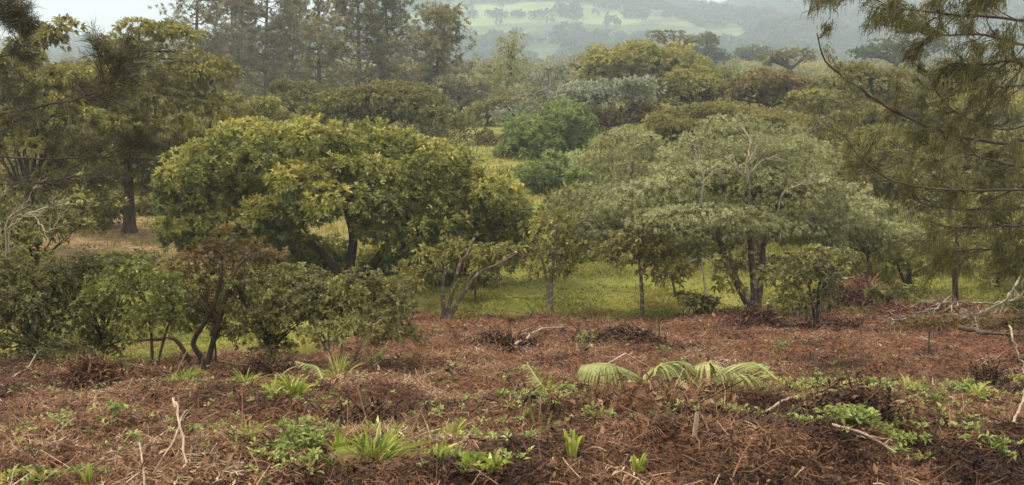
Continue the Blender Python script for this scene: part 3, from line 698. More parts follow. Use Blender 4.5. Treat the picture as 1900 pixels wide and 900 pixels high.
# tall open pines behind
def tall_pine(label, px, base_d, top, half, seed, whorls=22, lean=0.0, bare=0.12, dens=1.0):
    d = base_d; rng = np.random.default_rng(seed)
    g = G(px, d); e = thing('tall_pine', g, label, 'tree', 'tall open pines in a row behind the clearing')
    tp = P(px + lean, top, d); tr = Acc(); ac = Acc()
    ln = curve(g - np.array([0, 0, 0.2]), tp, 12, 0.03, 0, rng); rr = np.linspace(0.26, 0.05, 12)
    tube(tr, ln, rr, 8)
    hm = half * mpp(px, 150, d)
    C = []; Ax = []
    for wv in range(whorls):
        t = bare + (1 - bare) * (wv + rng.random() * 0.7) / whorls
        q = t * 11; i = min(10, int(q)); p0 = ln[i] + (ln[i + 1] - ln[i]) * (q - i)
        ext = hm * (0.5 + 0.75 * math.sin(min(1, (1.02 - t) * 1.25) * math.pi / 2)) * rng.uniform(0.6, 1.1) * (0.35 if t > 0.95 else 1)
        for b_ in range(rng.integers(4, 7)):
            a = rng.uniform(0, 2 * np.pi)
            p1 = p0 + np.array([math.cos(a), math.sin(a), rng.uniform(0.15, 0.6)]) * ext * rng.uniform(0.6, 1.05)
            cv = curve(p0, p1, 7, 0.12, -0.06, rng)
            tube(tr, cv, np.linspace(0.05, 0.012, 7), 4)
            for j in (3, 4, 5, 6):
                for _ in range(3):
                    C.append(cv[j] + rng.normal(0, 0.30, 3)); Ax.append((cv[-1] - cv[0]) * 0.5 + np.array([0, 0, 0.5]) * ext)
    C = np.array(C); Ax = np.array(Ax)
    m = rng.random(len(C)) < dens; C, Ax = C[m], Ax[m]
    rosettes(ac, C, Ax, 18, 0.34, 0.085, (0.1, 1.5), 0.1, np.clip(rng.normal(0.5, 0.16, len(C)), 0, 1), rng=rng, jl=0.5)
    tr.build('trunk', M['bark_moss'], e, g); ac.build('crown', M['pine'], e, g)  # lighter bark chosen so the trunks look hazier, haze put into the colour
tall_pine('first tall open pine, half hidden by the big dark evergreen', 365, 98, -110, 85, 40)
tall_pine('thin tall pine with a narrow dark outline next to the widest one', 495, 100, -90, 68, 41)
tall_pine('slim pine with a bare dark trunk showing between its denser neighbours', 592, 104, -110, 52, 42, dens=0.6)
tall_pine('bushy tall pine, the fullest of the row', 665, 96, -130, 80, 43, 26)
tall_pine('tall pine with its dense top cut by the edge of sky and hill', 715, 100, -60, 55, 44)
tall_pine('shorter open-crowned pine standing against the hazy hill at the end of the row', 805, 92, 22, 70, 45, 20, 12)
tall_pine('leafy tall pine in the gap between the first pine and its narrow neighbour', 430, 110, -50, 62, 46, 20)
tall_pine('dull olive pine low in the row behind the slim bare-trunked one', 545, 112, 0, 60, 47, 18)

# crowns of the wooded valley behind
def back(name, label, px, d, blobs, leaf, seed, bark='bark', cover=1.0, sub=11, tint=0.5, flat=0.8, stems=None, r0=None, Lk=0.0027, limbs=12, sp=(0.3, 1.35), radial=0.0, droop=0.15, tvar=0.12, subr=(0.22, 0.42), aspect=0.45, flush=0.0, group=None, under=0.3):
    L = Lk * d + 0.06
    blobs = [(q[0], q[1] - 0.10 * q[3], q[2] * 1.16, q[3] * 1.2, *q[4:]) for q in blobs]
    return tree(name, label, 'bush' if name == 'round_bush' else 'tree', px, d, blobs, leaf, bark, stems=stems, r0=r0 or 0.004 * d, seed=seed, L=L, W=L * aspect, k=8, cover=cover, sub=sub, subr=subr, flat=flat,
         sp=sp, radial=radial, droop=droop, tint=tint, tvar=tvar, limbs=limbs, minr=0.0006 * d, flush=flush, under=under, group=group)
back('round_bush', 'round deep green bush, the farther of the two above the gap', 1025, 58, [(1022, 258, 84, 58), (1068, 255, 42, 46, -1), (975, 285, 52, 38, -1)], 'fresh', 50, sub=22, flush=0.2, tint=0.42)
back('round_bush', 'round deep green bush, the nearer and lower of the two above the gap', 1055, 44, [(1050, 330, 74, 52), (1018, 352, 44, 44), (1090, 352, 44, 44)], 'fresh', 51, sub=20, flush=0.2, tint=0.42)
back('round_bush', 'low dark shrub beside the small patch of lit valley grass', 895, 66, [(890, 282, 60, 32), (930, 304, 40, 28)], 'brownish', 52, sub=10, tint=0.35)
back('dome_tree', 'wide flat-domed tree with dusty olive crown just above the big yellow-green tree', 735, 56, [(700, 200, 110, 38), (790, 215, 75, 34, -1), (620, 205, 60, 26, 1)], 'olive', 53, sub=24, tint=0.38, flat=0.6)
back('dome_tree', 'small dusty olive crown between the tall pines and the lime-tinged evergreen', 545, 62, [(545, 180, 50, 26), (590, 200, 40, 20)], 'olive', 54, sub=14, tint=0.4)
back('upright_tree', 'slim upright pale green tree standing alone before the hazy hill', 945, 108, [(945, 95, 30, 28), (945, 135, 42, 35), (915, 150, 25, 30), (970, 145, 28, 40), (945, 175, 45, 25)], 'pale', 55, sub=12, cover=0.4, tint=0.55,
     stems=[[(950, 240), (950, 180), (946, 110)]], r0=0.3, limbs=20)
back('blue_leaved_tree', 'upright blue-grey tree with a loose crown between the slim pale tree and the golden dome', 1010, 76, [(1020, 140, 42, 22), (985, 165, 35, 26), (1045, 165, 35, 28), (1010, 195, 45, 24)], 'blue', 56, sub=12, cover=0.42, bark='bark_white', tint=0.42)
back('blue_leaved_tree', 'low spreading blue-grey tree beside the lit valley grass', 960, 72, [(960, 210, 48, 20), (925, 222, 28, 14), (985, 225, 35, 18)], 'blue', 57, sub=12, cover=0.5, tint=0.42)
back('blue_leaved_tree', 'flat-topped silvery blue tree on a forked whitish trunk', 1150, 62, [(1120, 172, 85, 16), (1190, 155, 42, 13, -1), (1060, 185, 38, 14), (1140, 185, 80, 12)], 'blue', 58, sub=18, cover=0.55, bark='bark_white', tint=0.45, flat=0.7,
     stems=[[(1152, 262), (1146, 230), (1138, 200), (1140, 170)], [(1145, 225), (1110, 205), (1080, 190)], [(1146, 228), (1160, 205), (1180, 170)]], r0=0.2, limbs=22, flush=0.2)
back('dome_tree', 'great golden-green dome, the highest rounded crown before the hills', 1200, 92, [(1190, 120, 95, 38), (1130, 130, 50, 36), (1260, 135, 60, 34, -1), (1200, 165, 110, 35)], 'yellow', 59, sub=34, tint=0.5, flush=0.15, subr=(0.16, 0.3))
back('dome_tree', 'olive crown spreading below the golden dome beside the silvery blue tree', 1290, 70, [(1280, 175, 70, 36), (1340, 165, 55, 32, 2), (1230, 180, 45, 26)], 'olive', 60, sub=22, tint=0.5, flush=0.12, subr=(0.18, 0.32))
back('dome_tree', 'rounded crown with a bronze-brown top right of the golden dome', 1425, 66, [(1425, 160, 58, 30), (1390, 180, 45, 26), (1470, 180, 45, 30)], 'brownish', 61, sub=24, tint=0.5, flush=0.25, subr=(0.18, 0.32))
back('flat_crowned_tree', 'pale dry-looking flat crown directly behind the taller feathery tree', 1330, 46, [(1300, 225, 95, 24), (1400, 228, 80, 26, 1), (1240, 245, 55, 24), (1340, 255, 100, 24)], 'feather_olive', 62, sub=20, tint=0.55, flat=0.6, radial=0.4, aspect=0.3)
back('dome_tree', 'dark olive crown sitting in the hollow under the silvery blue tree', 1110, 60, [(1100, 225, 45, 22), (1190, 220, 60, 24, 2)], 'brownish', 63, sub=12, tint=0.4)
back('dome_tree', 'mustard-tinted bush-like tree between the tall pines and the blue-grey one', 905, 84, [(930, 195, 42, 16), (895, 215, 35, 22)], 'olive', 64, sub=14, tint=0.6)
back('dome_tree', 'grey-brown crown at the foot of the last tall pine', 850, 88, [(840, 190, 50, 45), (880, 170, 35, 30)], 'pine', 65, sub=14, tint=0.45)
back('dome_tree', 'hazy olive tree rising behind the shoulder of the golden dome', 1095, 100, [(1100, 108, 30, 20), (1080, 130, 28, 22)], 'pale', 66, sub=10, tint=0.35, cover=0.4)
back('dome_tree', 'light yellow-green crown glowing behind the upper pine boughs', 1830, 58, [(1830, 205, 90, 34), (1760, 230, 60, 28), (1900, 220, 70, 36)], 'yellow', 67, sub=20, tint=0.6)
back('dome_tree', 'broad soft olive crown seen through the long upswept pine bough', 1620, 58, [(1600, 165, 75, 35), (1680, 165, 65, 30, 2), (1560, 205, 70, 35, -2), (1660, 215, 90, 35)], 'olive', 68, sub=20, tint=0.52)
back('dome_tree', 'fine-leaved khaki crown at the shoulder of the broad soft olive one', 1510, 52, [(1500, 200, 55, 28), (1540, 250, 70, 35, -2), (1480, 240, 50, 25)], 'olive', 69, sub=18, tint=0.45, cover=0.5)
back('woodland_tree', 'leafy woodland tree behind the lower pine boughs with a pale straight trunk', 1640, 34, [(1640, 300, 90, 50), (1590, 340, 60, 45), (1700, 330, 70, 50)], 'feather_olive', 70, sub=18, bark='bark_white', stems=[[(1640, 500), (1641, 420), (1640, 340), (1650, 290)]], r0=0.13, tint=0.5, cover=0.5, radial=0.3, aspect=0.3)
back('woodland_tree', 'shaded woodland tree at the edge of the frame behind the drooping needles', 1840, 36, [(1830, 300, 90, 60), (1760, 330, 70, 60), (1890, 370, 70, 60), (1800, 390, 90, 40)], 'olive', 71, sub=18, tint=0.35, cover=0.5)
back('woodland_tree', 'small bright woodland tree among dark stems beyond the fallen branches', 1760, 27, [(1720, 450, 60, 34), (1790, 440, 60, 34), (1670, 470, 60, 30), (1830, 460, 60, 40)], 'olive', 72, sub=14, tint=0.6, cover=0.4,
     stems=[[(1765, 535), (1768, 480), (1762, 420), (1765, 360)], [(1796, 530), (1792, 470), (1800, 400)], [(1730, 528), (1724, 480), (1728, 420)]], r0=0.10)
back('woodland_tree', 'bushy low woodland tree between the far feathery tree and the dark stems', 1660, 30, [(1640, 490, 70, 35), (1580, 480, 60, 30), (1710, 500, 50, 28)], 'pale', 73, sub=14, tint=0.35, cover=0.5, radial=0.3, aspect=0.3)
back('woodland_tree', 'pale feathery tree low beyond the meadow, under the small layered tree', 1130, 36, [(1090, 385, 60, 40), (1150, 400, 70, 40), (1040, 400, 40, 40)], 'feather', 74, sub=14, tint=0.5, radial=0.4, aspect=0.28)
back('woodland_tree', 'background thicket tree behind the three-stemmed trunk', 1440, 34, [(1430, 440, 90, 40), (1340, 450, 80, 35), (1510, 450, 70, 40)], 'olive', 75, sub=14, tint=0.4, cover=0.5)
back('woodland_tree', 'thin pale-leaved tree glimpsed through the lower branches of the big yellow-green tree', 715, 44, [(720, 430, 60, 40), (780, 400, 80, 45), (660, 450, 50, 28)], 'pale', 76, sub=12, tint=0.75, cover=0.5)
back('woodland_tree', 'distant shade tree behind the dry brown clearing', 330, 46, [(330, 320, 110, 70), (260, 345, 70, 45), (140, 350, 90, 60), (420, 310, 90, 70), (440, 260, 70, 50), (290, 385, 110, 40), (170, 395, 100, 40)], 'dark', 77, sub=14, tint=0.35)

# scrub that closes the valley floor between the crowns
ac = Acc(); rg = np.random.default_rng(33)
n = 2000; y = 31 * (300 / 31) ** rg.random(n); x = rg.uniform(-0.62, 0.62, n) * y
pxx = 950 + F * x / (y * CP + 0.9)
keep = ~((pxx > 830) & (pxx < 965) & (y > 62) & (y < 92)) & ~((y < 56) & (pxx > 640) & (pxx < 900)) & ~((y < 38.5) & (pxx < 640)) & ~((y < 40) & (pxx < 1000)) & ~((y < 33) & (pxx < 1330)) & ~((pxx > 900) & (pxx < 1150) & (y < 64))
x, y = x[keep], y[keep]; n = len(x); sz = rg.uniform(0.6, 1.35, n) * (0.8 + y * 0.008); z = H(x, y)
for lvl, (a_, nl) in enumerate(((0, 120),)):
    bi = np.repeat(np.arange(n), 5); bc = np.stack([x, y, z], -1)[bi] + rg.normal(0, 0.55, (n * 5, 3)) * sz[bi][:, None] * np.array([1, 1, 0.3]) + np.array([0, 0, 0.75]) * sz[bi][:, None]
    bs = sz[bi] * rg.uniform(0.4, 0.75, len(bi)); li = np.repeat(np.arange(len(bi)), nl)
    u = nrm(rg.normal(0, 1, (len(li), 3))); u[:, 2] = np.abs(u[:, 2]) - 0.3 * rg.random(len(li))
    dirs = nrm(u + rg.normal(0, 0.5, u.shape))
    tt = np.clip(rg.normal(0.45, 0.2, n)[bi][li] + rg.normal(0, 0.1, len(li)), 0, 1)
    leaves(ac, bc[li] + u * bs[li][:, None] * np.array([1, 1, 0.8]), nrm(np.cross(dirs, rg.normal(0, 1, u.shape)) + np.array([0, 0, 0.2])), dirs, bs[li] * 0.24, bs[li] * 0.12, tt)
o = ac.build('valley_undergrowth', M['olive']); tag(o, 'tangled olive undergrowth closing the valley floor between the tree crowns', 'undergrowth', kind='stuff')

for i_, (px_, d_, bl_, lf_, st_, lab_) in enumerate([
    (1690, 24.5, [(1690, 455, 60, 36), (1640, 480, 50, 30), (1735, 470, 45, 34), (1690, 510, 60, 24)], 'pale', [[(1690, 548), (1686, 500), (1692, 440)], [(1688, 530), (1665, 490)]], 'slim light-leaved tree beyond the trailing red cuttings'),
    (1775, 22.5, [(1770, 440, 55, 40), (1815, 470, 50, 34), (1735, 490, 40, 26)], 'olive', [[(1775, 560), (1772, 500), (1778, 420), (1772, 360)]], 'dark straight slim tree behind the fallen branch, nearest the frame edge pine'),
    (1850, 25.0, [(1850, 455, 60, 44), (1900, 480, 55, 44), (1830, 510, 50, 28)], 'feather_olive', [[(1850, 545), (1856, 490), (1850, 430)], [(1852, 520), (1880, 470)]], 'khaki-leaved slim tree under the lowest pine boughs'),
    (1915, 21.5, [(1910, 510, 60, 50), (1950, 470, 60, 60), (1890, 555, 45, 26)], 'dark', [[(1915, 580), (1912, 520), (1920, 460)]], 'dark small tree standing behind the pale fallen limb at the frame edge'),
]):
    tree('woodland_tree', lab_, 'tree', px_, d_, bl_, lf_, 'bark', stems=st_, r0=0.075, seed=180 + i_, L=0.13, W=0.045, k=9, cover=0.5, sub=12, subr=(0.25, 0.42), limbs=16, limb_r=0.035, minr=0.01, tint=0.5, tvar=0.15, droop=0.2)
for i_, (px_, d_, bl_, lab_) in enumerate([
    (1640, 21.0, [(1640, 548, 40, 18), (1670, 545, 36, 20)], 'knee-high bush growing out of the red cuttings'),
    (1420, 27.0, [(1450, 500, 70, 30), (1390, 490, 50, 28)], 'meadow bush behind the three dark stems'),
    (1600, 25.5, [(1590, 510, 70, 34), (1640, 520, 50, 28)], 'wide bush beyond the reddish mound'),
    (1340, 30.5, [(1290, 462, 60, 20), (1360, 465, 50, 22)], 'far meadow bush beyond the white-stemmed sapling')]):
    tree('bush', lab_, 'bush', px_, d_, bl_, 'bush', 'bark', r0=0.03, seed=190 + i_, L=0.11, W=0.045, k=9, cover=0.55, sub=12, subr=(0.28, 0.45), limbs=12, minr=0.008, tint=0.5, tvar=0.15, droop=0.2)

# hazy trees beyond
back('hazy_tree', 'hazy umbrella-shaped tree standing over the golden dome', 1245, 165, [(1240, 70, 48, 11), (1275, 78, 30, 9)], 'dark', 80, sub=10, cover=0.5, flat=0.6, Lk=0.0024)
back('hazy_tree', 'hazy grey round tree behind the shoulder of the golden dome', 1300, 190, [(1300, 95, 38, 26), (1325, 108, 25, 18)], 'far', 81, sub=10, Lk=0.0024)
back('hazy_tree', 'bluish round tree alone in front of the hill fields', 1398, 240, [(1397, 108, 27, 20)], 'far', 82, sub=14, Lk=0.0024)
back('hazy_tree', 'flat dull tree crown left of the upswept bough tip', 1475, 130, [(1475, 105, 40, 16), (1440, 112, 30, 12)], 'olive', 83, sub=10, tint=0.35, Lk=0.0024)
back('hazy_tree', 'dark bluish tree line crown under the upper pine boughs', 1660, 150, [(1660, 98, 60, 18), (1720, 90, 40, 16), (1610, 102, 30, 12)], 'far', 84, sub=12, Lk=0.0024)
for i, (px, hh, lab) in enumerate([(1350, 22, 'small hazy tree on the ridge right of the farmhouse'), (1300, 12, 'hazy ridge bush touching the farmhouse'), (1220, 16, 'hazy ridge tree left of the farmhouse'),
                                   (1190, 12, 'low hazy ridge tree nearest the notch in the skyline'), (1165, 18, 'hazy round ridge tree where the wooded crest begins')]):
    d = 600.0 * HS; x = (px - 950) / F * d * 1.0; z = float(hill(np.array([x]), np.array([d]))[0])
    py = 450 - F * ((d * SP + (z - 1.7) * CP) / (d * CP - (z - 1.7) * SP))
    s = mpp(px, py, d); rng = np.random.default_rng(90 + i); hh *= 1.0
    e = thing('ridge_tree', (x, d, z), lab, 'tree', 'trees along the hazy ridge'); t_ = Acc(); c_ = Acc()
    tube(t_, curve((x, d, z - 0.5), (x, d, z + hh * s * 0.6), 5, 0.05, 0, rng), np.linspace(0.9, 0.4, 5), 6)
    crown(c_, [(np.array([x, d, z + hh * s * 0.6]), np.array([hh * 0.55, hh * 0.5, hh * 0.42]) * s)], 3.0, 1.8, 6, 0.8, 10, seed=90 + i)
    t_.build('trunk', M['bark'], e, (x, d, z)); c_.build('crown', M['far'], e, (x, d, z))

# ------------------------------------------------------------------ near pines reaching in from both sides
def pine(label, root_px, base_d, boughs, mat, bark, seed, nlen, nwid, droop, per, trunk_r=0.16, tw=(0.35, 0.8), k=34, spread=0.45, tint=0.45):
    rng = np.random.default_rng(seed)
    g = G(root_px, base_d)
    e = thing('pine_tree', g, label, 'tree')
    tr = Acc(); ln = curve(g - np.array([0, 0, 0.2]), g + np.array([0.1, 0.1, 8.5]), 10, 0.02, 0, rng)
    tube(tr, ln, np.linspace(trunk_r, trunk_r * 0.4, 10), 12); tr.build('trunk', M[bark], e, g)
    for bo in boughs:
        pts = [P(q[0], q[1], q[2]) for q in bo['pts']]
        zt = float(np.clip(pts[0][2] - 0.3, g[2] + 0.5, g[2] + 8.3))
        j = int((zt - g[2]) / 8.5 * 9)
        line = smooth_line([ln[min(9, j)]] + pts, 30)
        r0 = bo.get('r', 0.03) * 0.75; line[1:-1] += np.cumsum(rng.normal(0, 0.008, (28, 3)), 0) * np.sin(np.linspace(0.1, 3.0, 28))[:, None]; wd = Acc(); nd = Acc()
        tube(wd, line, np.linspace(r0, 0.006, 30), 7)
        C = []; D = []
        lo = bo.get('lo', 0.3); nt = bo.get('n', per)
        for _ in range(nt):
            t = lo + (1 - lo) * rng.random() ** bo.get('bias', 0.85)
            q = t * 29; i = min(28, int(q)); p = line[i] + (line[i + 1] - line[i]) * (q - i)
            f = nrm(line[min(29, i + 2)] - line[i - 1])
            sd = rng.normal(0, 1, 3); sd -= f * sd.dot(f); sd = nrm(sd); sd[2] = sd[2] * 0.6 - bo.get('hang', 0.1)
            dr = nrm(f * rng.uniform(0.3, 1.0) + sd * 0.9)
            ll = rng.uniform(*tw) * bo.get('tw', 1) * (1.0 if t < 0.9 else 0.6)
            cv = curve(p, p + dr * ll, 6, 0.12, -0.06 if droop > 0.4 else 0.05, rng)
            tube(wd, cv, np.linspace(0.008, 0.003, 6), 4)
            for s in (2, 3, 4, 5):
                C.append(cv[s]); D.append(nrm(cv[min(5, s + 1)] - cv[s - 1]))
            if rng.random() < 0.6:
                dr2 = nrm(dr + rng.normal(0, 0.6, 3)); cv2 = curve(cv[3], cv[3] + dr2 * ll * 0.6, 5, 0.1, 0, rng)
                tube(wd, cv2, np.linspace(0.005, 0.002, 5), 4)
                for s in (2, 4):
                    C.append(cv2[s]); D.append(dr2)
        C = np.array(C); D = np.array(D); n = len(C)
        CC = np.repeat(C, k, 0) + rng.normal(0, 0.03, (n * k, 3)); DD = np.repeat(D, k, 0)
        d0 = nrm(DD * 0.8 + rng.normal(0, spread, (n * k, 3)))
        d1 = nrm(d0 * (1 - droop) + np.array([0, 0, -1.0]) * droop + rng.normal(0, 0.08, (n * k, 3)))
        ll = nlen * rng.uniform(0.6, 1.25, n * k)
        m1 = CC + d0 * (ll * 0.45)[:, None]; m2 = m1 + d1 * (ll * 0.55)[:, None]
        tt = np.clip(np.repeat(rng.normal(tint, 0.15, n), k) + rng.normal(0, 0.1, n * k), 0, 1)
        strips(nd, np.stack([CC, m1, m2], 1), nwid * np.array([1.0, 0.9, 0.15])[None] * rng.uniform(0.7, 1.3, (n * k, 1)), tt, rng.normal(0, 1, (n * k, 1, 3)))
        b = wd.build('branch', M[bark], e, g)
        nd.build('needles', M[mat], b)
    for c in e.children:
        for s in c.children:
            me = s.data; n = len(me.vertices); co = np.empty(n * 3, np.float32); me.vertices.foreach_get('co', co)
            co = co.reshape(-1, 3) - g.astype(np.float32); me.vertices.foreach_set('co', co.ravel()); me.update()

pine('near pine with long drooping needle tassels reaching in from beyond the frame edge', 2060, 11.5, [
    dict(pts=[(1920, 268, 11.2), (1860, 262, 11.0), (1740, 240, 10.8), (1650, 195, 10.6), (1590, 155, 10.5), (1535, 112, 10.4), (1516, 62, 10.3)], r=0.034, n=15, lo=0.22, bias=1.0, tw=0.8),
    dict(pts=[(1960, 60, 11), (1880, 35, 10.9), (1780, 22, 10.8), (1690, 12, 10.6), (1635, 8, 10.5)], r=0.03, n=24, lo=0.3),
    dict(pts=[(1960, 120, 11), (1880, 80, 11.2), (1790, 60, 11.3), (1720, 62, 11.3), (1690, 40, 11.3)], r=0.03, n=25, lo=0.3),
    dict(pts=[(1960, 150, 10.6), (1890, 118, 10.5), (1820, 122, 10.4), (1760, 118, 10.3)], r=0.028, n=24, lo=0.3),
    dict(pts=[(1960, 170, 11.4), (1880, 165, 11.4), (1810, 172, 11.4), (1760, 150, 11.4)], r=0.022, n=15, lo=0.35),
    dict(pts=[(1960, 10, 10.4), (1900, -10, 10.4), (1830, -5, 10.3), (1760, -20, 10.2)], r=0.03, n=21, lo=0.3),
    dict(pts=[(1760, -70, 10.6), (1650, -40, 10.5), (1560, -22, 10.4), (1490, -24, 10.4)], r=0.02, n=8, lo=0.55),
    dict(pts=[(1960, 240, 11.6), (1870, 234, 11.6), (1800, 222, 11.6), (1745, 185, 11.6), (1718, 130, 11.6)], r=0.02, n=12, lo=0.4),
    dict(pts=[(1960, 330, 10.8), (1870, 310, 10.6), (1780, 280, 10.5), (1740, 235, 10.5)], r=0.024, n=15, lo=0.35),
    dict(pts=[(1960, 360, 10.2), (1860, 350, 10.1), (1760, 352, 10.0), (1660, 338, 9.9), (1600, 300, 9.9), (1566, 250, 9.9)], r=0.024, n=15, lo=0.3, tw=0.8),
    dict(pts=[(1960, 400, 10.9), (1860, 392, 10.8), (1740, 385, 10.7), (1660, 352, 10.6)], r=0.022, n=14, lo=0.35),
    dict(pts=[(1960, 430, 10.2), (1880, 420, 10.1), (1800, 418, 10.0), (1730, 420, 9.9)], r=0.022, n=15, lo=0.35),
    dict(pts=[(1960, 455, 10.9), (1880, 452, 10.8), (1790, 458, 10.7), (1740, 470, 10.6)], r=0.018, n=20, lo=0.35),
    dict(pts=[(1960, 480, 10.6), (1900, 470, 10.5), (1850, 465, 10.4)], r=0.02, n=9, lo=0.45),
], 'needle', 'bark_red', 200, 0.125, 0.0085, 0.80, 30, k=17, spread=0.28, tw=(0.16, 0.5))

pine('shadowy near pine whose dark boughs cross in from the edge in front of the evergreens', -190, 12.5, [
    dict(pts=[(-60, 214, 12), (0, 206, 11.9), (90, 193, 11.8), (150, 180, 11.7), (205, 150, 11.7), (225, 105, 11.7)], r=0.036, n=29, lo=0.52, hang=-0.1, tw=1.25),
    dict(pts=[(-60, 282, 12.4), (0, 285, 12.3), (110, 288, 12.2), (200, 288, 12.1), (265, 272, 12.0)], r=0.026, n=19, lo=0.5, hang=-0.1),
    dict(pts=[(-60, 20, 12), (-10, 25, 12), (40, 40, 12)], r=0.03, n=25, lo=0.35, tw=1.0),
    dict(pts=[(-60, 250, 11.8), (0, 228, 11.7), (32, 214, 11.7)], r=0.02, n=5, lo=0.5),
    dict(pts=[(-60, 90, 12.4), (0, 100, 12.4), (40, 95, 12.4)], r=0.02, n=10, lo=0.5),
    dict(pts=[(-60, 330, 12.6), (40, 340, 12.5), (120, 330, 12.4), (190, 320, 12.4)], r=0.02, n=10, lo=0.45),
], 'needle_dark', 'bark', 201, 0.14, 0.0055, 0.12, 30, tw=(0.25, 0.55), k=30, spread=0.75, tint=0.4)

# bare pale twigs of a dead shrub on the left
def bare(name, label, cat, g, lines, bark, r0, seed, twig=3):
    rng = np.random.default_rng(seed); e = Acc()
    for ln in lines:
        c = smooth_line(ln, 18); c[1:-1] += rng.normal(0, 0.012, (16, 3)); tube(e, c, np.linspace(r0, r0 * 0.25, 18), 7)
        for _ in range(twig):
            j = rng.integers(4, 17); dr = nrm(nrm(c[j] - c[j - 1]) + rng.normal(0, 0.55, 3)); l = rng.uniform(0.15, 0.45)
            cv = curve(c[j], c[j] + dr * l, 7, 0.18, 0, rng); tube(e, cv, np.linspace(r0 * 0.4, r0 * 0.12, 7), 5)
    o = e.build(name, M[bark], None, g); return tag(o, label, cat)
g = G(30, 14)
bare('dead_shrub', 'leafless pale twigs of a dead shrub above the dark bush', 'dead shrub', g,
     [[g, P(10, 430, 14), P(40, 385, 14), P(75, 330, 14)], [g, P(20, 420, 14), P(70, 400, 14), P(115, 350, 14)], [P(15, 425, 14), P(60, 392, 13.8), P(150, 375, 13.7)], [P(5, 440, 14), P(-10, 390, 14), P(20, 340, 14)], [P(60, 400, 14), P(90, 430, 13.9), P(110, 400, 13.9)]], 'bark_white', 0.014, 300, 9)

# ------------------------------------------------------------------ fallen branches, poles, stakes
def rest(px, py, dz=0.03):
    d = dep(py); p = G(px, d); p[2] += dz + float(clump_h(p[0], p[1])) * 0.75; return p
def lying(name, label, cat, px_pts, r, bark, seed, lift=None, twig=0, group=None):
    rng = np.random.default_rng(seed); pts = []; r = r * 0.65
    for i, (a, b) in enumerate(px_pts):
        p = rest(a, b, r + 0.03); 
        if lift: p[2] += lift[i]
        pts.append(p)
    ac = Acc(); c = smooth_line(pts, 16); L = np.linalg.norm(c[-1] - c[0])
    c[1:-1] += rng.normal(0, 0.0025, (14, 3)) * max(L, .4); tube(ac, c, np.linspace(r, r * 0.55, 16), 8)
    for _ in range(twig):
        j = rng.integers(3, 15); dr = nrm(nrm(c[j] - c[j - 1]) + rng.normal(0, 0.7, 3) + np.array([0, 0, 0.3])); l = rng.uniform(0.15, 0.4) * L
        tube(ac, curve(c[j], c[j] + dr * l, 6, 0.15, 0, rng), np.linspace(r * 0.5, r * 0.15, 6), 5)
    o = ac.build(name, M[bark], None, pts[0]); return tag(o, label, cat, group)
lying('cut_pole', 'long pale cut pole lying slantwise, the nearer of two at the litter edge', 'cut pole', [(955, 652), (1010, 628), (1090, 600)], 0.03, 'wood', 400)
lying('cut_pole', 'shorter pale cut pole lying behind the long one at the litter edge', 'cut pole', [(935, 628), (1005, 600)], 0.022, 'wood', 401)
lying('dry_stick', 'pale curved stick standing up out of the litter near the bottom edge', 'stick', [(326, 792), (333, 815), (334, 845), (350, 895)], 0.012, 'wood', 402, [0.16, 0.16, 0.13, 0.02])
lying('dry_stick', 'thin bent stick arching beside the pale curved one', 'stick', [(285, 880), (325, 860), (350, 835), (372, 828)], 0.006, 'wood', 403, [0, 0.05, 0.12, 0.06])
lying('dry_stick', 'short forked stick poking up under the pale curved one', 'stick', [(270, 898), (268, 880), (264, 862)], 0.007, 'wood', 404, [0, 0.05, 0.1], 1)
lying('dry_stick', 'grey branched stick leaning on the litter by the dark corner bush', 'stick', [(20, 708), (50, 700), (78, 684)], 0.014, 'bark_white', 405, [0, 0.04, 0.14], 2)
lying('dry_stick', 'thin grey stick lying behind the lone weed clumps', 'stick', [(1655, 786), (1690, 778), (1725, 770)], 0.01, 'wood', 406)
lying('dry_stick', 'slanting dry stick rising from the litter at the lower edge of the slope', 'stick', [(1878, 828), (1890, 808), (1900, 795)], 0.012, 'wood', 407, [0, 0.08, 0.18], 2)
lying('dry_stick', 'brown stick lying across the brow behind the grass', 'stick', [(690, 700), (720, 688), (745, 680)], 0.014, 'wood', 408)
lying('dry_stick', 'bent reddish stick beside the bright grass clump', 'stick', [(760, 838), (790, 825), (818, 812)], 0.008, 'wood', 409)
lying('dry_stick', 'weathered branch half buried at the lower slope corner', 'stick', [(1540, 882), (1600, 886), (1660, 890)], 0.012, 'wood', 410, None, 2)
lying('dry_stick', 'thin fallen stick pointing at the flat pale frond', 'stick', [(1420, 812), (1460, 795), (1500, 783)], 0.012, 'wood', 411)
for i, (px, py, h, r, lab) in enumerate([(1084, 706, 0.10, 0.014, 'pale cut stake beside the green arching frond'), (1288, 862, 0.09, 0.012, 'short pale stub standing in the lower litter'),
                                         (1276, 735, 0.16, 0.01, 'dark upright stub below the long arching frond'), (730, 838, 0.1, 0.008, 'thin upright twig stub behind the bright grass clump'),
                                         (1730, 850, 0.14, 0.006, 'thin upright twig on the lower slope'), (1722, 668, 0.45, 0.012, 'slim dark dead stem standing below the fallen branches')]):
    p = rest(px, py, -0.03); ac = Acc(); rng = np.random.default_rng(450 + i)
    tube(ac, curve(p, p + np.array([rng.normal(0, 0.15) * h, 0, h + 0.05]), 5, 0.06, 0, rng), np.linspace(r, r * 0.7, 5), 8)
    tag(ac.build('cut_stub', M['wood' if 'pale' in lab else 'bark'], None, p), lab, 'stub')
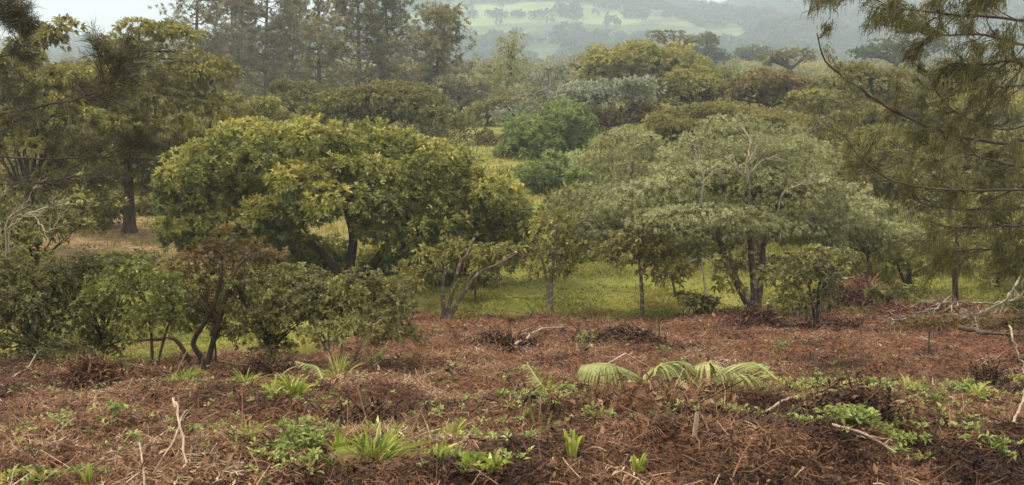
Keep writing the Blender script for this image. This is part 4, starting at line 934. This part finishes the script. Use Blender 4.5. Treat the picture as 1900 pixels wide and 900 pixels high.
# the big fallen limb at the right with its tangle
def rp(px, py, d): return P(px, py, d)
gd = 17.0
lb = [[(1905, 500), (1880, 535), (1862, 560), (1820, 580), (1780, 592)], [(1860, 562), (1900, 552), (1950, 556)], [(1850, 575), (1800, 610), (1790, 628)], [(1820, 582), (1750, 585), (1680, 590), (1640, 596)],
      [(1860, 562), (1780, 562), (1700, 560)], [(1765, 548), (1740, 570), (1700, 588)], [(1900, 600), (1850, 590), (1800, 598)]]
bare('fallen_branch', 'big fallen branch with pale lichened limbs and tangled twigs at the edge of the litter', 'fallen branch', G(1840, 16.8), [[rp(a, b, gd + 0.12 * i - 0.1 * j) for j, (a, b) in enumerate(q)] for i, q in enumerate(lb)], 'bark_pale', 0.024, 310, 20)
bare('fallen_branch', 'dark fallen log lying low under the pale tangled limbs', 'fallen branch', rest(1790, 632), [[rest(1780, 630, 0.12), rest(1840, 640, 0.08), rest(1905, 648, 0.1)]], 'bark', 0.045, 311, 8)
bare('fallen_branch', 'thin bare fallen branch at the far edge below the dark log', 'fallen branch', rest(1880, 650), [[rest(1870, 642, 0.2), rest(1890, 660, 0.1), rest(1910, 672, 0.05)], [rest(1795, 672, 0.03), rest(1835, 664, 0.08), rest(1870, 660, 0.05)]], 'bark_pale', 0.016, 312, 5)

# ------------------------------------------------------------------ brush heaps
def heap(label, cen, rx, ry, h, n, mat, seed, L=0.28, w=0.008, leafy=0.5, tint=0.45, name='brush_pile'):
    rng = np.random.default_rng(seed); ac = Acc()
    u = rng.normal(0, 0.42, (n, 2)); r2 = np.clip(1 - (u ** 2).sum(1), 0, 1)
    x = cen[0] + u[:, 0] * rx; y = cen[1] + u[:, 1] * ry
    z = H(x, y) + h * r2 * rng.uniform(0.25, 1.05, n)
    c = np.stack([x, y, z], -1); d = rng.normal(0, 1, (n, 3)) * np.array([1, 1, 0.35]); d = nrm(d); ll = L * rng.gamma(2.5, 0.4, n)
    bend = rng.normal(0, 0.25, (n, 3)); s = np.linspace(-0.5, 0.5, 5)
    pts = c[:, None] + d[:, None] * (ll[:, None] * s)[..., None] + bend[:, None] * ll[:, None, None] * (s[None, :, None] ** 2 * 4 - 0.5)
    t = np.clip(rng.normal(tint, 0.2, n), 0, 1)
    strips(ac, pts, w * rng.uniform(0.5, 1.6, (n, 1)) * np.ones((1, 5)), t, np.array([0, 0, 1.0]) + rng.normal(0, 0.6, (n, 1, 3)))
    m = int(n * leafy); i = rng.integers(0, n, m)
    leaves(ac, c[i] + rng.normal(0, 0.06, (m, 3)), rng.normal(0, 1, (m, 3)), rng.normal(0, 0.6, (m, 3)) + np.array([0, 0, 1]), L * 0.35, L * 0.14, np.clip(t[i] + rng.normal(0, 0.1, m), 0, 1), 0.2)
    b = np.array([cen[0], cen[1], float(H(cen[0], cen[1]))])
    return tag(ac.build(name, M[mat], None, b), label, 'brush pile')
def at(px, py): p = rest(px, py, 0); return p
heap('reddish mound of dead leaves and stalks beside the leafy shrub-like tree', G(1590, 22.5), 0.95, 0.8, 0.55, 2600, 'redpile', 500, 0.3, 0.02, 1.5, 0.55)
heap('low spread of reddish cuttings trailing from the mound under the fallen branch', G(1720, 20.5), 1.5, 0.9, 0.3, 2200, 'redpile', 501, 0.3, 0.012, 0.8, 0.35)
heap('upright heap of brown uprooted stalks on the brow in front of the bright bush', at(172, 722), 0.26, 0.28, 0.27, 1300, 'litter', 502, 0.14, 0.006, 2.0, 0.45)
heap('low ridge of dry brown bracken trailing from the upright heap', at(260, 712), 0.55, 0.3, 0.16, 1300, 'litter', 503, 0.18, 0.007, 1.2, 0.55)
heap('brown earthy litter piled at the foot of the three-stemmed trunk', at(1402, 604), 0.6, 0.5, 0.3, 1500, 'litter', 504, 0.22, 0.012, 1.5, 0.28)
heap('dark matted heap behind the cut poles', at(940, 645), 0.55, 0.4, 0.11, 1000, 'litter', 505, 0.22, 0.012, 1.2, 0.24)
heap('dark matted heap on the open slope in front of the meadow trees', at(1160, 640), 0.7, 0.4, 0.12, 1200, 'litter', 506, 0.22, 0.012, 1.2, 0.24)
heap('shadowed brown heap under the olive bush', at(490, 706), 0.32, 0.28, 0.2, 800, 'litter', 507, 0.14, 0.006, 1.6, 0.25)
heap('small dark clod beside the green weeds at the lower slope', at(1570, 830), 0.3, 0.25, 0.13, 700, 'litter', 508, 0.1, 0.006, 1.5, 0.15)
heap('rusty matted tangle in the middle of the lower slope', at(1190, 800), 0.45, 0.35, 0.1, 1100, 'litter', 509, 0.2, 0.004, 0.6, 0.6)
heap('small dark clod at the far side of the slope', at(1830, 745), 0.16, 0.15, 0.16, 350, 'litter', 510, 0.1, 0.006, 1.5, 0.12)
heap('dark hummock of litter behind the tufts near the brow', at(670, 775), 0.35, 0.3, 0.07, 600, 'litter', 511, 0.16, 0.006, 1.2, 0.24)
heap('dark strip of leaf mould beneath the shrub-like tree', at(1520, 612), 0.9, 0.4, 0.16, 1400, 'litter', 512, 0.22, 0.012, 1.4, 0.15)

# ------------------------------------------------------------------ grass tufts and weeds, one by one
def tuft(px, py, wpx, hpx, n, label, seed, wide=0.016, yellow=0.45, lean=0.7):
    n = int(n * 1.5); hpx *= 0.95; wpx *= 0.85; wide *= 0.75
    p = rest(px, py, -0.01); s = mpp(px, py, p[1]); rng = np.random.default_rng(seed); ac = Acc()
    R0 = wpx * s * 0.5; h = hpx * s
    a = rng.uniform(0, 2 * np.pi, n); rr = np.sqrt(rng.random(n)) * R0 * 0.45
    x = p[0] + np.cos(a) * rr; y = p[1] + np.sin(a) * rr
    b = np.stack([x, y, H(x, y) + 0.01 + clump_h(x, y) * 0.7], -1); out = np.stack([np.cos(a), np.sin(a), np.zeros(n)], -1) + rng.normal(0, 0.35, (n, 3)) * np.array([1, 1, 0])
    hh = h * rng.uniform(0.5, 1.15, n); rch = R0 * rng.uniform(0.2, 1.0, n) * lean * 1.2
    q = np.linspace(0, 1, 7)
    pts = b[:, None] + np.array([0, 0, 1.0]) * (hh[:, None] * (1.9 * q - 1.15 * q ** 2 * rng.uniform(0.5, 1.25, (n, 1))))[..., None] + out[:, None] * (rch[:, None] * q ** 1.6)[..., None]
    strips(ac, pts, wide * np.array([0.6, 0.9, 1, 0.95, 0.8, 0.5, 0.05])[None] * rng.uniform(0.5, 1.3, (n, 1)), np.clip(rng.normal(yellow, 0.22, n) + (rng.random(n) < 0.2) * 0.5, 0, 1), out[:, None, :] * np.array([-1, 1, 0])[None, None] [..., [1, 0, 2]] + np.array([0, 0, 0.15]))
    return tag(ac.build('grass_tuft', M['tuft'], None, p), label, 'grass tuft')
for i, q in enumerate([
    (695, 868, 160, 60, 150, 'largest bright green grass clump in the lower middle of the litter'),
    (632, 850, 60, 55, 22, 'arching pale grass blades just left of the largest bright clump'),
    (545, 760, 95, 40, 46, 'broad-bladed yellow-green tuft below the brow bushes', 0.024),
    (508, 765, 40, 28, 18, 'small tuft touching the broad-bladed yellow-green one', 0.02),
    (455, 742, 75, 26, 40, 'low bright grass patch in front of the olive bush'),
    (630, 728, 70, 50, 44, 'spiky lime grass tuft at the foot of the broad green bush', 0.013),
    (545, 728, 18, 30, 5, 'single upright yellowish leaf blade on the brow', 0.03, 0.6, 0.3),
    (695, 800, 70, 26, 14, 'flattened long-bladed tuft above the largest bright clump', 0.02),
    (838, 820, 70, 38, 30, 'pale curling tuft between the largest clump and the withered stalks', 0.018),
    (815, 880, 50, 42, 16, 'upright curling tuft at the bottom edge', 0.02, 0.5),
    (872, 885, 60, 38, 18, 'yellowish broad-leaved tuft beside the upright curling one', 0.024, 0.6),
    (915, 896, 70, 34, 18, 'yellow-green tuft cut by the bottom edge', 0.024, 0.55),
    (1063, 872, 55, 52, 14, 'pointed bright shoot with spreading leaves near the bottom edge', 0.028, 0.4, 0.6),
    (1105, 815, 50, 34, 9, 'little light green shoot with two spread leaves', 0.022, 0.4, 0.6),
    (465, 832, 60, 34, 16, 'thin sparse grass tuft on the lower left litter', 0.01, 0.7),
    (1010, 732, 60, 44, 22, 'small leafy tuft left of the green arching frond', 0.02, 0.35),
    (1185, 894, 60, 30, 12, 'short tuft at the bottom edge right of the pointed shoot', 0.02, 0.55),
    (15, 872, 60, 22, 20, 'yellowish low tuft in the bottom corner', 0.024, 0.65),
    (75, 878, 50, 26, 14, 'pale tuft next to the corner one', 0.02, 0.5),
    (165, 880, 40, 26, 8, 'two-bladed shoot among rusty litter', 0.02, 0.4, 0.5),
    (340, 722, 90, 26, 60, 'soft green grass at the foot of the crooked tree', 0.012, 0.25),
    (1985, 740, 60, 30, 14, 'grass tuft just past the frame edge on the slope') if False else (1880, 742, 50, 22, 14, 'faded grass tuft at the far side of the slope', 0.014, 0.8),
    (1690, 768, 60, 22, 18, 'pale grass blades by the dead stem', 0.012, 0.75),
    (1810, 775, 70, 22, 16, 'straggling pale blades among the upper right weeds', 0.014, 0.7),
]):
    tuft(q[0], q[1], q[2], q[3], q[4], q[5], 600 + i, q[6] if len(q) > 6 else 0.014, q[7] if len(q) > 7 else 0.45, q[8] if len(q) > 8 else 0.8)

def weed(px, py, wpx, hpx, n, label, seed, L=0.034, W=0.015, tint=0.45, leafmat='weed'):
    p = rest(px, py, 0.0); s = mpp(px, py, p[1]); rng = np.random.default_rng(seed); ac = Acc(); st = Acc(); n = max(6, int(n * 0.75))
    R0 = wpx * s * 0.5; h = hpx * s * 0.7
    e = thing('weed_plant', p, label, 'weed')
    C = []
    for _ in range(n):
        a = rng.uniform(0, 2 * np.pi); r = math.sqrt(rng.random()) * R0 * 0.9
        t = p + np.array([math.cos(a) * r, math.sin(a) * r, 0]); b = p + (t - p) * 0.22; b[2] = float(H(b[0], b[1])); t[2] = float(H(t[0], t[1])) + float(clump_h(t[0], t[1])) * 0.8 + 0.02 + h * rng.uniform(0.4, 1.0)
        tube(st, curve(b, t, 5, 0.08, 0, rng), np.linspace(0.004, 0.002, 5), 4, 0.3); C.append(t)
    C = np.array(C)
    rosettes(ac, C, np.array([0, 0, 1.0]) + rng.normal(0, 0.3, (n, 3)), 9, L, W, (0.4, 1.5), 0.25, np.clip(rng.normal(tint, 0.12, n), 0, 1), rng=rng)
    st.build('stem', M[leafmat], e, p); ac.build('leaves', M[leafmat], e, p)
for i, q in enumerate([
    (1490, 832, 60, 20, 16, 'dense low weed left of the small dark clod'), (1570, 856, 100, 34, 40, 'leafy weed clump around the small dark clod on the lower slope'), (1550, 812, 40, 22, 10, 'weed sprouting above the leafy clump'),
    (1630, 775, 60, 22, 18, 'pale green weed clump in mid slope'), (1520, 740, 80, 20, 26, 'spreading weed beyond the tip of the long arching frond'), (1800, 770, 80, 22, 22, 'bright weed patch far along the slope'),
    (1808, 812, 30, 18, 8, 'little bright weed on its own below the bright patch'), (1390, 765, 80, 18, 18, 'weed growing around the flat pale frond'), (940, 780, 70, 30, 24, 'greyish weed beside the withered stalks'),
    (1085, 650, 50, 34, 16, 'knee-high grey-green seedling standing on the open slope'), (800, 632, 50, 32, 14, 'small seedling at the litter edge near the forked pale trunk'), (1225, 665, 36, 20, 8, 'small dark seedling on the upper slope'),
    (218, 805, 34, 18, 10, 'bright lone weed on the lower left litter'), (560, 850, 90, 50, 40, 'feathery grey-green weed left of the largest grass clump'), (600, 888, 60, 24, 16, 'low weed under the feathery one at the bottom edge'),
    (700, 690, 70, 30, 20, 'sparse weed beside the multi-stemmed bush'), (240, 690, 60, 24, 14, 'pale stalky weed behind the upright heap'), (1860, 850, 70, 20, 14, 'yellowish weed at the lower far corner'), (1440, 655, 50, 26, 12, 'weed at the edge of the mould below the three-stemmed trunk'),
    (1740, 780, 50, 22, 12, 'small weed between the pale blades and the bright patch'), (1660, 850, 40, 20, 10, 'small weed right of the leafy clump'),
]):
    weed(*q, 700 + i, L=0.06 if q[5].startswith('knee') else 0.034)
# withered stalks
p = rest(1000, 808, 0); ac = Acc(); rng = np.random.default_rng(790)
e = thing('withered_plant', p, 'withered plant with dark drooping leaves on pale green stalks', 'withered plant')
for dx, dy, h in ((-0.05, 0, 0.16), (0.03, 0.02, 0.12), (0.09, -0.02, 0.13)):
    b = p + np.array([dx * 0.4, dy, -0.02]); t = p + np.array([dx, dy, h]); cv = curve(b, t, 6, 0.06, 0, rng); tube(ac, cv, np.linspace(0.008, 0.005, 6), 6, 0.6)
ac.build('stalk', M['weed'], e, p); lf = Acc()
for dx, dy, h in ((-0.05, 0, 0.16), (0.03, 0.02, 0.12), (0.09, -0.02, 0.13)):
    t = p + np.array([dx, dy, h]); k = 7
    leaves(lf, np.repeat(t[None], k, 0), rng.normal(0, 0.4, (k, 3)) + np.array([0, 0, -0.9]), rng.normal(0, 1, (k, 3)), 0.075, 0.03, np.full(k, 0.2))
lf.build('leaves', M['litter'], e, p)

# ------------------------------------------------------------------ the wilting fronds
def frond(label, px_pts, heights, half, seed, n=34, tint=0.5, hang=0.7, pw=0.02):
    rng = np.random.default_rng(seed); pts = []
    for (a, b), h in zip(px_pts, heights):
        pts.append(rest(a, b + h[1] + 22, h[0] * 0.7 + 0.11))
    e = thing('fern_frond', pts[0], label, 'fern frond'); rb = Acc(); lf = Acc(); c = smooth_line(pts, n)
    tube(rb, c, np.linspace(0.009, 0.003, n), 6, 0.6); rb.build('rib', M['frond'], e, pts[0])
    d = nrm(np.gradient(c, axis=0)); sd = nrm(np.cross(d, np.array([0, 0, 1.0])))
    for sg in (-1, 1):
        for rep in (0, 0.5):
            idx = np.arange(2, n - 1); b = c[idx] + d[idx] * rep * np.linalg.norm(c[1] - c[0]); m = len(idx)
            ln = half * np.sin(np.linspace(0.55, 2.95, m)) * rng.uniform(0.85, 1.1, m)
            dd = nrm(sg * sd[idx] + d[idx] * 0.55 + rng.normal(0, 0.08, (m, 3)))
            q = np.linspace(0, 1, 6)
            pp = b[:, None] + dd[:, None] * (ln[:, None] * q * (1 - 0.35 * hang * q))[..., None] - np.array([0, 0, 1.0]) * (ln[:, None] * hang * q ** 1.7)[..., None]
            pp[..., 2] = np.maximum(pp[..., 2], H(pp[..., 0], pp[..., 1]) + 0.015)
            strips(lf, pp, pw * 0.55 * np.array([0.8, 1, 1, 0.8, 0.5, 0.05])[None] * np.ones((m, 1)), np.clip(tint + rng.normal(0, 0.13, m), 0, 1), np.repeat(d[idx][:, None], 6, 1) * 0 + np.array([0, 0, 1.0]) + rng.normal(0, 0.25, (m, 1, 3)))
    lf.build('leaflets', M['frond'], e, pts[0])
frond('pale green frond arching down to its tip, left of the pair', [(1078, 712), (1115, 712), (1155, 725), (1200, 742)], [(0.14, 48), (0.19, 56), (0.12, 42), (0.02, 14)], 0.16, 800, 40, 0.45, 0.75, 0.024)
frond('tall arched wilting frond in the middle of the slope', [(1190, 732), (1215, 705), (1245, 695), (1275, 705), (1290, 715)], [(-0.02, 22), (0.12, 56), (0.16, 62), (0.11, 48), (0.05, 36)], 0.22, 801, 30, 0.5, 0.9, 0.022)
frond('long yellowing frond drooping like a comb to the tip', [(1262, 712), (1310, 698), (1360, 692), (1395, 698), (1420, 710)], [(0.04, 36), (0.11, 56), (0.11, 58), (0.06, 48), (-0.02, 30)], 0.22, 802, 36, 0.75, 0.95, 0.024)
frond('flat pale frond lying on the litter below the long yellowing one', [(1440, 772), (1400, 764), (1360, 758), (1340, 760)], [(0.04, 0), (0.07, 4), (0.07, 4), (0.04, 0)], 0.17, 803, 28, 0.6, 0.35, 0.016)
frond('small upright frond leaning over the leafy tuft', [(1015, 725), (1000, 705), (980, 692), (968, 688)], [(0.02, 0), (0.09, 16), (0.11, 24), (0.09, 28)], 0.09, 804, 24, 0.4, 0.6, 0.014)
frond('pale bent frond on the brow behind the lime grass', [(600, 735), (590, 715), (570, 705), (550, 704)], [(0.02, 0), (0.12, 16), (0.16, 24), (0.14, 22)], 0.07, 805, 22, 0.7, 0.6, 0.012)

# ------------------------------------------------------------------ farmhouse on the ridge
d = 602.0 * HS; x = (1272 - 950) / F * d; z = float(hill(np.array([x]), np.array([d]))[0])
e = thing('farmhouse', (x, d, z), 'tiny hazy farmhouse with a long low roof on the ridge', 'house')
e.scale = (HS, HS, HS)
def boxm(name, c, s, mat, parent, roof=False):
    import bmesh
    bm = bmesh.new(); bmesh.ops.create_cube(bm, size=1.0)
    for v in bm.verts:
        if roof and v.co.z > 0: v.co.y *= 0.04; v.co.x *= 0.96
        v.co = Vector((c[0] + v.co.x * s[0], c[1] + v.co.y * s[1], c[2] + v.co.z * s[2]))
    me = bpy.data.meshes.new(name); bm.to_mesh(me); bm.free(); me.materials.append(mat)
    o = bpy.data.objects.new(name, me); COL.objects.link(o); o.parent = parent; return o
mw = bark_mat('plaster_wall', (0.3, 0.28, 0.25), (0.42, 0.4, 0.36)); mr = bark_mat('roof_tiles', (0.08, 0.06, 0.055), (0.14, 0.11, 0.1)); mg = bark_mat('dark_pane', (0.02, 0.02, 0.025), (0.04, 0.04, 0.05))
boxm('wall', (0, 0, 1.3), (11, 6, 3.4), mw, e); rf = boxm('roof', (0, 0, 4.0), (12.4, 7.4, 2.0), mr, e, True)
boxm('chimney', (3, 0, 5.2), (0.8, 0.8, 1.6), mw, rf)
for wx in (-4, -1.6, 3.8): boxm('window', (wx, -3.02, 1.7), (1.1, 0.08, 1.2), mg, e)
boxm('door', (1.2, -3.02, 1.0), (1.1, 0.08, 2.1), mg, e)

# ------------------------------------------------------------------ air
import bmesh
bm = bmesh.new(); bmesh.ops.create_cube(bm, size=1.0)
for v in bm.verts: v.co = Vector((v.co.x * 6800, v.co.y * 3500 + 1650, v.co.z * 190 + 70))
me = bpy.data.meshes.new('haze'); bm.to_mesh(me); bm.free()
hz_ = bpy.data.objects.new('haze', me); COL.objects.link(hz_); hz_['kind'] = 'stuff'; hz_['label'] = 'pale humid air that fades the far hills'
m, nt, N, K = new_mat('haze_air'); out = N.new('ShaderNodeOutputMaterial'); pv = N.new('ShaderNodeVolumePrincipled')
pv.inputs['Color'].default_value = (0.62, 0.73, 0.86, 1); pv.inputs['Density'].default_value = 0.00078; pv.inputs['Anisotropy'].default_value = 0.2
K.new(pv.outputs[0], out.inputs['Volume']); me.materials.append(m)

# ------------------------------------------------------------------ light, sky, camera
EL, AZ = math.radians(60), math.radians(-75)
w = bpy.data.worlds.new('World'); sc.world = w; w.use_nodes = True
N, K = w.node_tree.nodes, w.node_tree.links; bg = N['Background']
sky = N.new('ShaderNodeTexSky'); sky.sky_type = 'NISHITA'; sky.sun_disc = False
sky.sun_elevation = EL; sky.sun_rotation = AZ; sky.dust_density = 3.0; sky.air_density = 1.0
tc = N.new('ShaderNodeTexCoord'); no = N.new('ShaderNodeTexNoise'); no.inputs['Scale'].default_value = 2.2; no.inputs['Detail'].default_value = 5
K.new(tc.outputs['Generated'], no.inputs['Vector'])
cr = ramp(N, [(0.3, (1.0, 0.94, 0.87)), (0.7, (1.14, 1.06, 0.96))]); K.new(no.outputs['Fac'], cr.inputs[0])
sx = N.new('ShaderNodeSeparateXYZ'); K.new(tc.outputs['Generated'], sx.inputs[0])
gr = N.new('ShaderNodeMapRange'); K.new(sx.outputs['Z'], gr.inputs['Value']); gr.inputs['To Min'].default_value = 6.3; gr.inputs['To Max'].default_value = 12.0
cm = N.new('ShaderNodeVectorMath'); cm.operation = 'SCALE'; K.new(cr.outputs[0], cm.inputs[0]); K.new(gr.outputs[0], cm.inputs['Scale'])
mx = N.new('ShaderNodeMixRGB'); mx.inputs[0].default_value = 0.82; K.new(sky.outputs[0], mx.inputs[1]); K.new(cm.outputs[0], mx.inputs[2])
K.new(mx.outputs[0], bg.inputs[0]); bg.inputs[1].default_value = 0.078
sl = bpy.data.lights.new('sun', 'SUN'); sl.energy = 1.4; sl.angle = math.radians(10); sl.color = (1.0, 0.86, 0.63)
so = bpy.data.objects.new('sun', sl); COL.objects.link(so)
sd = Vector((math.sin(AZ) * math.cos(EL), math.cos(AZ) * math.cos(EL), math.sin(EL)))
so.rotation_euler = (-sd).to_track_quat('-Z', 'Y').to_euler(); so.location = (0, 0, 60)

cam = bpy.data.cameras.new('camera'); co = bpy.data.objects.new('camera', cam); COL.objects.link(co)
co.location = CAM; co.rotation_euler = (math.pi / 2 - PITCH, 0, 0)
cam.sensor_width = 36; cam.lens = 36 * F / 1900; cam.clip_end = 8000; cam.clip_start = 0.1
sc.camera = co
sc.view_settings.view_transform = 'Standard'; sc.view_settings.look = 'None'; sc.view_settings.exposure = 1.55; sc.view_settings.gamma = 1.0
sc.render.engine = 'CYCLES'
cy = sc.cycles
cy.max_bounces = 8; cy.diffuse_bounces = 6; cy.glossy_bounces = 2; cy.transmission_bounces = 4; cy.volume_bounces = 3; cy.transparent_max_bounces = 8
cy.use_denoising = True; cy.use_adaptive_sampling = True; cy.adaptive_threshold = 0.015
